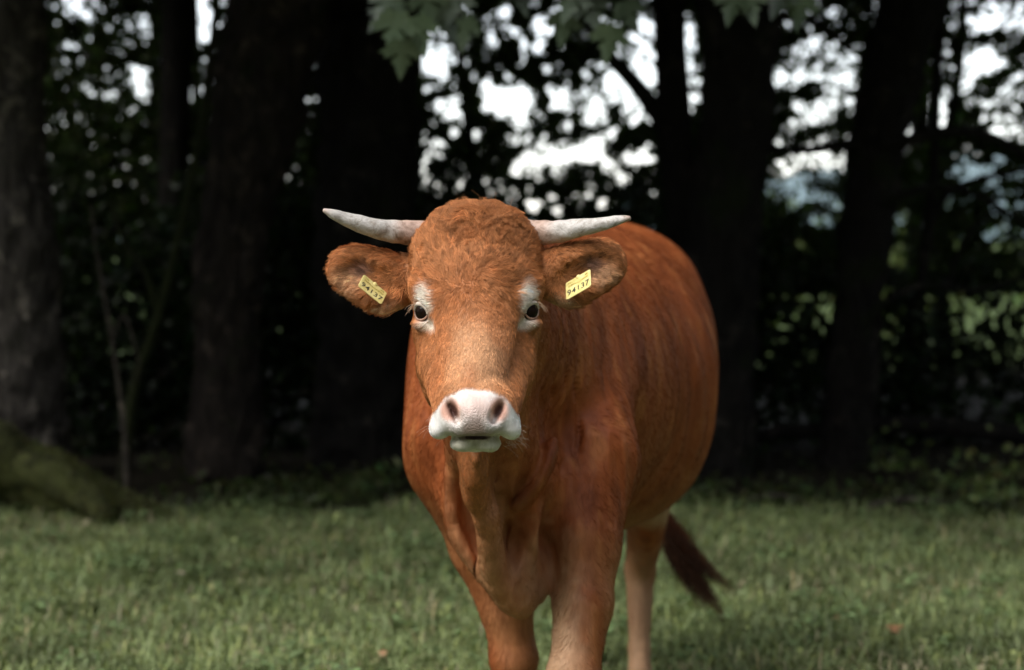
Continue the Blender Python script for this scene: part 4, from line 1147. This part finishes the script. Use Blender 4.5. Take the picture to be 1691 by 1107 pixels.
pn = noise_node(n_, l_, 60, 3, 0.6, tc.outputs['Object'])
pv = n_.new('ShaderNodeVectorMath'); pv.operation = 'MULTIPLY_ADD'; pv.inputs[1].default_value = (0.0035, 0.0035, 0.0035)
l_.new(pn.outputs['Color'], pv.inputs[0]); l_.new(tc.outputs['Object'], pv.inputs[2]); l_.new(pv.outputs[0], peb.inputs['Vector'])
b_.inputs['Sheen Roughness'].default_value = 0.5
pm = n_.new('ShaderNodeMath'); pm.operation = 'MULTIPLY'; l_.new(peb.outputs['Distance'], pm.inputs[0]); l_.new(pad.outputs['Fac'], pm.inputs[1])
ps_ = n_.new('ShaderNodeMath'); ps_.operation = 'MULTIPLY_ADD'; ps_.inputs[1].default_value = -2.5; l_.new(pm.outputs[0], ps_.inputs[0]); l_.new(ns.outputs['Fac'], ps_.inputs[2])
bump_to(n_, l_, b_, ps_.outputs[0], 0.38, 0.0022)

cow = empty('cow', (0.1, 4.6, 0.0))
tag(cow, 'rust brown horned cow with white muzzle facing the camera on the grass', 'cow')
body_me = mesh_np('body', V, Q, attrs={'Col': C, 'Pad': np.repeat(np.maximum(blob(V, P(785, 697, 3.22), (0.046, 0.06, 0.024), 0.5), 0)[:, None], 3, 1)})
link('body', body_me, cow, hide)
# ------------------------------------------------------------------ horns
horn_mat, n_, l_, b_ = new_mat('horn')
tc = n_.new('ShaderNodeTexCoord')
at = n_.new('ShaderNodeAttribute'); at.attribute_name = 'Col'
ns = noise_node(n_, l_, 45, 6, 0.7, tc.outputs['Object'], 0.8)
n2 = noise_node(n_, l_, 190, 3, 0.6, tc.outputs['Object'], 0.5)
cr = ramp_node(n_, l_, ns.outputs['Fac'], [(0.32, (0.42, 0.36, 0.30)), (0.47, (0.85, 0.84, 0.82)), (0.56, (1.0, 1.0, 1.0)), (0.66, (0.70, 0.66, 0.60))])
mm = n_.new('ShaderNodeVectorMath'); mm.operation = 'MULTIPLY'
l_.new(at.outputs['Color'], mm.inputs[0]); l_.new(cr.outputs[0], mm.inputs[1])
l_.new(mm.outputs[0], b_.inputs['Base Color'])
b_.inputs['Roughness'].default_value = 0.55
ad = n_.new('ShaderNodeMath'); ad.operation = 'ADD'
l_.new(ns.outputs['Fac'], ad.inputs[0]); l_.new(n2.outputs['Fac'], ad.inputs[1])
bump_to(n_, l_, b_, ad.outputs[0], 0.6, 0.003)
for pts, rad in (([(716, 388, 3.60), (688, 385, 3.585), (650, 383, 3.565), (608, 374, 3.545), (568, 361, 3.53), (548, 353, 3.52), (534, 347, 3.515)], [22, 21, 19, 15.5, 11, 7.5, 3]),
                 ([(866, 385, 3.60), (890, 385, 3.585), (925, 382, 3.565), (962, 376, 3.545), (1000, 369, 3.53), (1025, 363, 3.52), (1041, 360, 3.515)], [22, 21, 18.5, 14.5, 10.5, 7.5, 3.5])):
    c = spline([P(*p) for p in pts], 46)
    r = np.interp(np.linspace(0, 1, 46), np.linspace(0, 1, 7), [L(v, 3.55) for v in rad])
    r = r * (1 + 0.022 * np.sin(np.linspace(0, 60, 46)) * np.linspace(1, 0.1, 46))
    c = np.vstack([c, c[-1] + (c[-1] - c[-2]) * 0.5]); r = np.append(r, r[-1] * 0.45)
    v, q, t = tube(c, r, 26, True, wob=0.03, seed=3)
    v = v + 0.0009 * np.stack([vnoise(v, 90, 5), vnoise(v, 90, 6), vnoise(v, 90, 7)], 1)
    u = np.concatenate([np.repeat(np.linspace(0, 1, 47), 26), [0, 1]])
    col = np.repeat(np.array([[0.53, 0.495, 0.45]]), len(v), 0)
    col = mixc(col, (0.50, 0.30, 0.21), (1 - sstep(0.22, 0.40, u + 0.05 * vnoise(v, 40, 3))) * 0.75)
    col = mixc(col, (0.60, 0.44, 0.36), sstep(0.80, 1.0, u) * 0.8)
    link('horn', mesh_np('horn', v, q, t, attrs={'Col': col}), cow, horn_mat)

# ------------------------------------------------------------------ eyes
eye_mat, n_, l_, b_ = new_mat('eye')
tc = n_.new('ShaderNodeTexCoord')
ns = noise_node(n_, l_, 120, 3, 0.5, tc.outputs['Object'])
cr = ramp_node(n_, l_, ns.outputs['Fac'], [(0.3, (0.006, 0.004, 0.003)), (0.7, (0.016, 0.008, 0.005))])
l_.new(cr.outputs[0], b_.inputs['Base Color'])
b_.inputs['Roughness'].default_value = 0.10
b_.inputs['Specular IOR Level'].default_value = 0.10
lid_mat, n_, l_, b_ = new_mat('eyelid_skin')
tc = n_.new('ShaderNodeTexCoord')
ns = noise_node(n_, l_, 160, 3, 0.5, tc.outputs['Object'])
cr = ramp_node(n_, l_, ns.outputs['Fac'], [(0.3, (0.26, 0.13, 0.085)), (0.7, (0.44, 0.26, 0.18))])
l_.new(cr.outputs[0], b_.inputs['Base Color'])
b_.inputs['Roughness'].default_value = 0.45
brow_mat, n_, l_, b_ = new_mat('upper_eyelid_skin')
tc = n_.new('ShaderNodeTexCoord')
ns = noise_node(n_, l_, 160, 3, 0.5, tc.outputs['Object'])
cr = ramp_node(n_, l_, ns.outputs['Fac'], [(0.3, (0.52, 0.42, 0.33)), (0.7, (0.70, 0.60, 0.50))])
l_.new(cr.outputs[0], b_.inputs['Base Color'])
b_.inputs['Roughness'].default_value = 0.6
lash_mat, n_, l_, b_ = new_mat('hair_strand')
at = n_.new('ShaderNodeAttribute'); at.attribute_name = 'Col'
l_.new(at.outputs['Color'], b_.inputs['Base Color'])
b_.inputs['Roughness'].default_value = 0.5
b_.inputs['Specular IOR Level'].default_value = 0.14
def uv_sphere(c, r, nu=28, nv=18):
    V = []; Q = []
    for j in range(nv + 1):
        th = math.pi * j / nv
        for i in range(nu):
            ph = 2 * math.pi * i / nu
            V.append(np.array(c) + np.array(r) * np.array([math.sin(th) * math.cos(ph), math.sin(th) * math.sin(ph), math.cos(th)]))
    for j in range(nv):
        for i in range(nu):
            Q.append((j * nu + i, (j + 1) * nu + i, (j + 1) * nu + (i + 1) % nu, j * nu + (i + 1) % nu))
    return np.array(V), Q
for c, s in zip(EYES, (-1, 1)):
    v, q = uv_sphere(c, (EYER,) * 3)
    eye = link('eye', mesh_np('eye', v, q), cow, eye_mat)
    ed = np.array([s * 0.70, -0.71, 0.04]); ed /= np.linalg.norm(ed)
    ah = np.cross(ed, [0, 0, 1.0]); ah /= np.linalg.norm(ah)        # along the lids
    au = np.cross(ah, ed)
    if ah[0] < 0: ah = -ah
    tilt = s * 0.18
    ah, au = ah * math.cos(tilt) + au * math.sin(tilt), au * math.cos(tilt) - ah * math.sin(tilt)
    for nm, a0, a1, rr, hh in (('upper_eyelid', 0, math.pi, 0.0046, 0.0140), ('lower_eyelid', math.pi, 2 * math.pi, 0.0022, 0.0150)):
        pts = []
        for th in np.linspace(a0 - 0.1, a1 + 0.1, 18):
            p = ah * math.cos(th) * 0.0172 + au * math.sin(th) * hh
            h = math.sqrt(max((EYER * 1.03) ** 2 - p @ p, 1e-7))
            pts.append(c + p + ed * h)
        r = rr * (0.65 + 0.35 * np.sin(np.linspace(0, math.pi, 18)))
        link(nm, tubes_mesh(nm, [tube(pts, r, 10)]), eye, brow_mat if nm == 'upper_eyelid' else lid_mat)
    # pale lashes swept out and down
    st = []
    for i in range(15):
        th = rng.uniform(0.05, 1.1) if s > 0 else math.pi - rng.uniform(0.05, 1.1)
        p = ah * math.cos(th) * 0.0172 + au * math.sin(th) * 0.0150
        h = math.sqrt(max((EYER * 1.1) ** 2 - p @ p, 1e-7))
        p0 = c + p + ed * h
        d = ed * 0.35 + np.array([s * 0.75, -0.1, -0.30]) + rng.normal(0, 0.10, 3)
        ln = rng.uniform(0.010, 0.018)
        st.append([p0, p0 + d * ln * 0.4 + au * 0.002, p0 + d * ln * 0.75, p0 + d * ln + np.array([0, 0, -0.005])])
    hair_object('eyelashes', np.array(st), np.full(len(st), 0.00042), np.repeat([[0.46, 0.30, 0.19]], len(st), 0), lash_mat, cow)

# ------------------------------------------------------------------ ear tags
tag_mat, n_, l_, b_ = new_mat('tag_plastic')
tc = n_.new('ShaderNodeTexCoord')
ns = noise_node(n_, l_, 90, 4, 0.6, tc.outputs['Object'])
cr = ramp_node(n_, l_, ns.outputs['Fac'], [(0.25, (0.55, 0.44, 0.13)), (0.55, (0.74, 0.63, 0.24)), (0.8, (0.80, 0.72, 0.36))])
l_.new(cr.outputs[0], b_.inputs['Base Color'])
b_.inputs['Roughness'].default_value = 0.42
band_mat, n_, l_, b_ = new_mat('tag_print_band')
tc = n_.new('ShaderNodeTexCoord')
ns = noise_node(n_, l_, 500, 2, 0.6, tc.outputs['Object'])
cr = ramp_node(n_, l_, ns.outputs['Fac'], [(0.40, (0.24, 0.18, 0.04)), (0.55, (0.58, 0.46, 0.12))])
l_.new(cr.outputs[0], b_.inputs['Base Color'])
ink_mat, n_, l_, b_ = new_mat('tag_ink')
tc = n_.new('ShaderNodeTexCoord')
ns = noise_node(n_, l_, 300, 2, 0.6, tc.outputs['Object'])
cr = ramp_node(n_, l_, ns.outputs['Fac'], [(0.35, (0.020, 0.018, 0.012)), (0.75, (0.07, 0.06, 0.03))])
l_.new(cr.outputs[0], b_.inputs['Base Color'])
b_.inputs['Roughness'].default_value = 0.6

def text_mesh(txt, size):
    cu = bpy.data.curves.new('digits', 'FONT')
    cu.body = txt; cu.size = size; cu.align_x = 'CENTER'; cu.align_y = 'CENTER'; cu.resolution_u = 3
    cu.offset = size * 0.012
    cu.space_character = 1.12
    ob = bpy.data.objects.new('digits', cu); COL.objects.link(ob)
    dg = bpy.context.evaluated_depsgraph_get()
    me = bpy.data.meshes.new_from_object(ob.evaluated_get(dg))
    bpy.data.objects.remove(ob); bpy.data.curves.remove(cu)
    return me

def ear_tag(cen, u, v, wid, hei, label):
    u = u / np.linalg.norm(u); v = v - u * (u @ v); v /= np.linalg.norm(v)
    w = np.cross(u, v)
    if w[1] > 0: w = -w
    M = Matrix(((u[0], v[0], w[0], cen[0]), (u[1], v[1], w[1], cen[1]), (u[2], v[2], w[2], cen[2]), (0, 0, 0, 1)))
    bm = bmesh.new()
    nx, ny = 12, 8
    rc = 0.0045
    def outline(inset, z):
        pts = []
        for (sx, sy, a0) in ((1, 1, 0), (-1, 1, 90), (-1, -1, 180), (1, -1, 270)):
            for k in range(5):
                a = math.radians(a0 + 22.5 * k)
                x = sx * (wid / 2 - rc) + (rc - inset) * math.cos(a); y = sy * (hei / 2 - rc) + (rc - inset) * math.sin(a)
                pts.append((x, y, z + 1.8 * x * x))
        return pts
    rings = [outline(0.0012, -0.0008), outline(0.0, -0.0003), outline(0.0, 0.0007), outline(0.0012, 0.0012)]
    vs_ = [[bm.verts.new(p) for p in r] for r in rings]
    for a, b in zip(vs_, vs_[1:]):
        for i in range(len(a)):
            bm.faces.new((a[i], a[(i + 1) % len(a)], b[(i + 1) % len(a)], b[i]))
    for ring, rev in ((vs_[0], True), (vs_[-1], False)):
        z = -0.0008 if rev else 0.0012
        c = bm.verts.new((0, 0, z))
        for i in range(len(ring)):
            f = (c, ring[i], ring[(i + 1) % len(ring)])
            bm.faces.new(f[::-1] if rev else f)
    me = bpy.data.meshes.new('ear_tag'); bm.to_mesh(me); bm.free()
    me.transform(M)
    o = link('ear_tag', me, cow, tag_mat)
    o['label'] = label
    def patch(name, x0, x1, y0, y1, z, mat):
        vv = []; qq = []
        for i in range(9):
            x = x0 + (x1 - x0) * i / 8
            for y in (y0, y1):
                vv.append((x, y, z + 1.8 * x * x))
        for i in range(8):
            qq.append((2 * i, 2 * i + 2, 2 * i + 3, 2 * i + 1))
        m = mesh_np(name, vv, qq, smooth=False); m.transform(M)
        link(name, m, o, mat)
    patch('print_band', -wid * 0.40, wid * 0.40, hei * 0.30, hei * 0.40, 0.0016, band_mat)
    patch('print_band', -wid * 0.40, wid * 0.40, hei * 0.12, hei * 0.24, 0.0016, band_mat)
    me = text_mesh('94137', hei * 0.44)
    for vtx in me.vertices:
        vtx.co.y -= hei * 0.20
        vtx.co.z = 0.0019 + 1.8 * vtx.co.x ** 2
    me.transform(M)
    link('number', me, o, ink_mat)
    sv, sq = uv_sphere((0, 0, 0), (0.005, 0.005, 0.003), 14, 8)
    sm = mesh_np('stud', sv + np.array([0, hei * 0.46, 0.001]), sq); sm.transform(M)
    link('stud', sm, o, tag_mat)
ear_tag(P(614.5, 479, 3.528), np.array([38.5, 9.7, -32.2]), np.array([8.5, 33, 20.2]), 0.056, 0.040, 'yellow ear tag on the ear below the longer horn')
ear_tag(P(956, 471, 3.520), np.array([40.5, -25, 24.5]), np.array([0, 28, 28.5]), 0.059, 0.043, 'yellow ear tag on the ear in front of the shoulder')

# ------------------------------------------------------------------ hooves
hoof_mat, n_, l_, b_ = new_mat('hoof')
tc = n_.new('ShaderNodeTexCoord')
ns = noise_node(n_, l_, 60, 3, 0.5, tc.outputs['Object'])
cr = ramp_node(n_, l_, ns.outputs['Fac'], [(0.3, (0.03, 0.024, 0.02)), (0.7, (0.08, 0.065, 0.05))])
l_.new(cr.outputs[0], b_.inputs['Base Color'])
for hx, hy in ((KN[0] - 0.008, 3.85), (KL[0] + 0.012, 4.24), (0.368, 5.41), (0.168, 5.71)):
    parts = []
    for s in (-1, 1):
        x = hx + s * 0.025
        parts.append(tube([(x, hy - 0.022, 0.0), (x, hy - 0.016, 0.03), (x, hy - 0.004, 0.062), (x, hy + 0.004, 0.08)], [0.030, 0.027, 0.023, 0.012], 14))
    link('hoof', tubes_mesh('hoof', parts), cow, hoof_mat)

# ------------------------------------------------------------------ coat hair
def sample_surface(V, Q, N, C, weight, count):
    cen = V[Q].mean(1)
    a = np.linalg.norm(np.cross(V[Q[:, 2]] - V[Q[:, 0]], V[Q[:, 3]] - V[Q[:, 1]]), axis=1) * 0.5
    w = a * weight(cen, N[Q[:, 0]])
    cdf = np.cumsum(w); cdf /= cdf[-1]
    f = np.searchsorted(cdf, rng.random(count))
    r = rng.random((count, 2)); u, t = r[:, :1], r[:, 1:]
    q = Q[f]
    def bi(A):
        return A[q[:, 0]] * (1 - u) * (1 - t) + A[q[:, 1]] * u * (1 - t) + A[q[:, 2]] * u * t + A[q[:, 3]] * (1 - u) * t
    n = bi(N); n /= np.linalg.norm(n, axis=1, keepdims=True)
    return bi(V), n
def tangent(d, n):
    d = d - n * (d * n).sum(1, keepdims=True)
    return d / (np.linalg.norm(d, axis=1, keepdims=True) + 1e-9)
def comb(p, n, d, ln, lift, jitter, curl=0.0, k=4, clump=0.0, seed=0):
    m = len(p)
    d = tangent(d + rng.normal(0, jitter, (m, 3)), n)
    side = np.cross(n, d)
    pts = [p - n * 0.001]
    ph = vnoise(p, 45, 70 + seed) * 5 + rng.normal(0, 0.4, m)
    for i in range(1, k):
        s = i / (k - 1)
        cu = np.asarray(curl) * np.sin(ph + s * 4.5) * s
        up = lift * (s - 0.55 * s * s) * 1.6
        off = d * (s * np.cos(np.clip(lift, 0, 1)))[:, None] + n * up[:, None] + side * cu[:, None]
        pts.append(p + off * ln[:, None])
    return np.stack(pts, 1)
def lock(strands, roots, spacing, pull, seed):
    """Draw neighbouring hairs together into locks: tips lean to the tip of their lock's leading hair."""
    r_ = np.random.default_rng(seed)
    from mathutils.kdtree import KDTree
    taken = {}
    cellid = np.floor(roots / spacing).astype(int)
    lead = {}
    for i, c in enumerate(map(tuple, cellid)):
        lead.setdefault(c, i)
    ids = list(lead.values())
    kd = KDTree(len(ids))
    for j, i in enumerate(ids):
        kd.insert(roots[i], j)
    kd.balance()
    who = np.array([ids[kd.find(p)[1]] for p in roots])
    k = strands.shape[1]
    w = (np.linspace(0, 1, k) ** 1.2)[None, :, None] * np.asarray(pull)[:, None, None]
    ref = strands[who] + 0.15 * (roots - roots[who])[:, None, :]
    return strands * (1 - w) + ref * w, who
ZT = P(785, 640, 3.27)[2]
def muzzle_w(p):
    dx = np.abs(p[:, 0] - MUZ[0])
    return (1 - sstep(-0.003, 0.004, p[:, 2] - ZT + 4 * dx ** 2 + 900 * dx ** 4)) * (1 - sstep(3.325, 3.345, p[:, 1]))
def eye_w(p):
    w = np.ones(len(p))
    for e, s in zip(EYES, (-1, 1)):
        w *= sstep(0.018, 0.024, np.linalg.norm(p - (e + np.array([s * 0.010, -0.009, 0.0])), axis=1))
    return w
def ear_w(p):
    w = np.zeros(len(p))
    for s in (0, 1):
        m = (lambda x: x) if s == 0 else mx
        w = np.maximum(w, 1 - sstep(0.95, 1.15, np.sqrt((((p - P(m(608), 456 - 10 * s, 3.58)) / np.array((0.072, 0.09, 0.075))) ** 2).sum(1))))
    return w
def head_w(p):
    return 1 - sstep(3.62, 3.80, p[:, 1])
POLL = P(787, 360, 3.54)
def poll_w(p):
    return 1 - sstep(0.20, 1.35, np.sqrt((((p - POLL) / np.array((0.085, 0.12, 0.06))) ** 2).sum(1)))
WHORL = P(778, 493, 3.44)

# face, forehead and poll
hp, hn = sample_surface(V, Q, N, C, lambda p, n: head_w(p) * (1 - ear_w(p)) * eye_w(p) * (1 - 0.93 * muzzle_w(p)) * (0.25 + 0.75 * sstep(0.3, -0.3, n[:, 1])), 95000)
pw = poll_w(hp)
fore = sstep(WHORL[2] - 0.05, WHORL[2] + 0.07, hp[:, 2])
rad = hp - WHORL
near = np.linalg.norm(rad, axis=1)
down = np.repeat(np.array([[0, 0.3, -1.0]]), len(hp), 0)
d = rad / (near[:, None] + 1e-6)
back = sstep(3.52, 3.62, hp[:, 1])
d = d * (1 - back)[:, None] + np.array([0, 0.6, -0.6]) * back[:, None]
swirl = np.stack([-rad[:, 2], 0 * near, rad[:, 0]], 1) / (near[:, None] + 1e-6)
d = d + swirl * (0.35 * np.exp(-near / 0.03))[:, None]
cur = np.stack([vnoise(hp, 30, 61), vnoise(hp, 30, 62), vnoise(hp, 30, 63)], 1)
d = d + cur * (0.14 + 0.30 * fore + 0.7 * pw)[:, None]
d = d * (1 - 0.5 * pw)[:, None] + np.stack([np.sign(hp[:, 0] - POLL[0]) * 0.5, -0.4 + 0 * pw, 0.1 + 0 * pw], 1) * (0.5 * pw)[:, None]
ln = (0.0065 + 0.0145 * fore + 0.012 * pw) * rng.uniform(0.7, 1.25, len(hp))
ln *= 1 - 0.55 * muzzle_w(hp)
lift = np.clip(0.16 + 0.10 * fore + 0.06 * pw + 0.22 * np.exp(-near / 0.02), 0, 0.8)
hc = coat(hp) * (0.78 + 0.5 * rng.random((len(hp), 1)) ** 1.0) * (1 + 0.16 * vnoise(hp, 55, 64))[:, None]
hc = hc * (1 + 0.35 * np.maximum(0, vnoise(hp * np.array([1, 1, 0.4]), 200, 65)))[:, None]
hs = comb(hp, hn, d, ln, lift, 0.13, 0.07 + 0.10 * fore + 0.25 * pw, 6, seed=1)
hs, who = lock(hs, hp, 0.0085, 0.30 + 0.40 * fore + 0.1 * pw, 5)
tone = rng.normal(0, 1, len(hp))[who]
hc = hc * (1 + (0.10 + 0.09 * fore) * tone)[:, None]
hair_object('head_hair', hs, np.full(len(hp), 0.00036), np.clip(hc * 1.12, 0.005, 0.9), lash_mat, cow)

# curly forelock on the poll
fp, fn_ = sample_surface(V, Q, N, C, lambda p, n: (1 - sstep(0.6, 1.0, np.sqrt((((p - P(800, 362, 3.50)) / np.array((0.070, 0.08, 0.040))) ** 2).sum(1)))) * (n[:, 1] < 0.4), 7500)
fd = np.stack([np.sign(fp[:, 0] - P(792, 360, 3.5)[0]) * 0.55 + 0.6 * vnoise(fp, 26, 81), -0.3 + 0.4 * vnoise(fp, 26, 82), -0.25 + 0.6 * vnoise(fp, 26, 83)], 1)
fs = comb(fp, fn_, fd, rng.uniform(0.018, 0.032, len(fp)), np.full(len(fp), 0.24), 0.18, 0.40, 8, seed=9)
fs, who = lock(fs, fp, 0.0075, np.full(len(fp), 0.58), 10)
fc = coat(fp) * 1.12 * (0.8 + 0.4 * rng.random((len(fp), 1))) * (1 + 0.18 * rng.normal(0, 1, len(fp))[who])[:, None]
hair_object('forelock', fs, np.full(len(fp), 0.00042), np.clip(fc, 0.02, 0.9), lash_mat, cow)
st = []
for i in range(60):                                        # stray hairs
    j = rng.integers(len(fp)); p0 = fp[j]
    dd = fn_[j] * rng.uniform(0.3, 0.9) + rng.normal(0, 0.6, 3); ln = rng.uniform(0.012, 0.024)
    st.append([p0, p0 + dd * ln * 0.4, p0 + dd * ln * 0.8 + rng.normal(0, 0.003, 3), p0 + dd * ln + rng.normal(0, 0.005, 3)])
hair_object('stray_hair', np.array(st), np.full(len(st), 0.0002), np.repeat([[0.40, 0.17, 0.06]], len(st), 0), lash_mat, cow)

# ears: longer, shaggier
ep, en = sample_surface(V, Q, N, C, lambda p, n: ear_w(p), 24000)
sgn = np.where(ep[:, 0] < POLL[0], -1.0, 1.0)
base = np.where(sgn[:, None] < 0, P(672, 478, 3.60)[None, :], P(mx(672), 468, 3.60)[None, :])
d = ep - base
d = d / np.linalg.norm(d, axis=1, keepdims=True)
front = sstep(0.1, -0.4, en[:, 1])
d = d + np.stack([0 * sgn, -0.25 + 0 * sgn, -0.15 - 0.35 * front], 1) + 0.25 * np.stack([vnoise(ep, 40, 66), vnoise(ep, 40, 67), vnoise(ep, 40, 68)], 1)
low = sstep(0.02, -0.05, ep[:, 2] - P(600, 470, 3.58)[2])
ln = (0.015 + 0.011 * low) * rng.uniform(0.6, 1.3, len(ep))
ec = coat(ep) * (0.85 + 0.55 * rng.random((len(ep), 1)))
ec = ec * (1 + 0.35 * np.maximum(0, vnoise(ep, 110, 69)))[:, None]
es = comb(ep, en, d, ln, np.full(len(ep), 0.30), 0.20, 0.12, 6, seed=3)
es, who = lock(es, ep, 0.007, np.full(len(ep), 0.5), 6)
ec = ec * (1 + 0.22 * rng.normal(0, 1, len(ep))[who])[:, None]
hair_object('ear_hair', es, np.full(len(ep), 0.00042), np.clip(ec * 1.25, 0.005, 0.9), lash_mat, cow)

# neck, trunk and legs: short and lying flat
bp, bn = sample_surface(V, Q, N, C, lambda p, n: sstep(3.62, 3.76, p[:, 1]) * np.where(n[:, 1] > 0.5, 0.15, 1.0) * (1 - 0.5 * sstep(4.4, 5.4, p[:, 1])), 90000)
d = np.repeat(np.array([[0.05, 0.75, -0.75]]), len(bp), 0) + 0.15 * np.stack([vnoise(bp, 5, 71), vnoise(bp, 5, 72), vnoise(bp, 5, 73)], 1)
ln = rng.uniform(0.012, 0.022, len(bp))
bc = coat(bp) * (0.85 + 0.35 * rng.random((len(bp), 1))) * (1 + 0.05 * vnoise(bp * np.array([1, 1, 0.3]), 70, 74))[:, None]
hair_object('body_hair', comb(bp, bn, d, ln, np.full(len(bp), 0.05), 0.08, 0.03, 4, seed=4), np.full(len(bp), 0.00036), np.clip(bc, 0.004, 0.9), lash_mat, cow)

# whiskers
st = []
for i in range(44):
    s = rng.choice((-1, 1))
    p0 = P(785 + s * rng.uniform(40, 70), rng.uniform(676, 738), 3.27 + rng.uniform(-0.02, 0.02))
    dd = np.array([s * rng.uniform(0.4, 1.0), rng.uniform(-0.5, 0.3), rng.uniform(-0.55, 0.25)])
    ln = rng.uniform(0.02, 0.045)
    st.append([p0, p0 + dd * ln * 0.5, p0 + dd * ln * 0.8 + np.array([0, 0, -0.002]), p0 + dd * ln + np.array([0, 0, -0.006])])
hair_object('whiskers', np.array(st), np.full(len(st), 0.00018), np.repeat([[0.6, 0.5, 0.4]], len(st), 0), lash_mat, cow)

# ------------------------------------------------------------------ tail switch: long dark hair in locks
st = []; sc_ = []; sr = []
LOCKS = [((1146, 975), 0.9), ((1172, 1000), 1.0), ((1196, 1018), 1.0), ((1212, 974), 1.05), ((1200, 966), 0.95), ((1135, 965), 0.8), ((1180, 985), 0.9), ((1160, 1004), 0.95), ((1120, 940), 0.7), ((1190, 1000), 1.0)]
for i in range(1300):
    (lx, ly), _ = LOCKS[rng.integers(len(LOCKS))]
    a = rng.random()
    root = P(1086 + 22 * a + rng.normal(0, 4), 832 + 70 * a, 5.92 + rng.normal(0, 0.02))
    k = rng.random() ** 0.6 * 0.55 + 0.50
    end = P(lx + rng.normal(0, 4), ly + rng.normal(0, 3.5), 5.90 + rng.normal(0, 0.04))
    end = root + (end - root) * k
    m1 = root * 0.66 + end * 0.34 + np.array([rng.normal(0, 0.016) + 0.01, rng.normal(0, 0.02), -0.02 + rng.normal(0, 0.012)])
    m2 = root * 0.30 + end * 0.70 + np.array([rng.normal(0, 0.010), rng.normal(0, 0.015), -0.018 + rng.normal(0, 0.010)])
    st.append([root, m1, m2, end])
    cc = np.array((0.060, 0.028, 0.016)) * rng.uniform(0.3, 2.4)
    if a < 0.25: cc = cc * 0.5 + RUST * 0.35
    sc_.append(cc); sr.append(rng.uniform(0.0005, 0.0011))
st = np.array(st)
fine = np.array([spline(s, 9) for s in st])
hair_object('tail_switch', fine, np.array(sr), np.array(sc_), lash_mat, cow, tip=0.2)
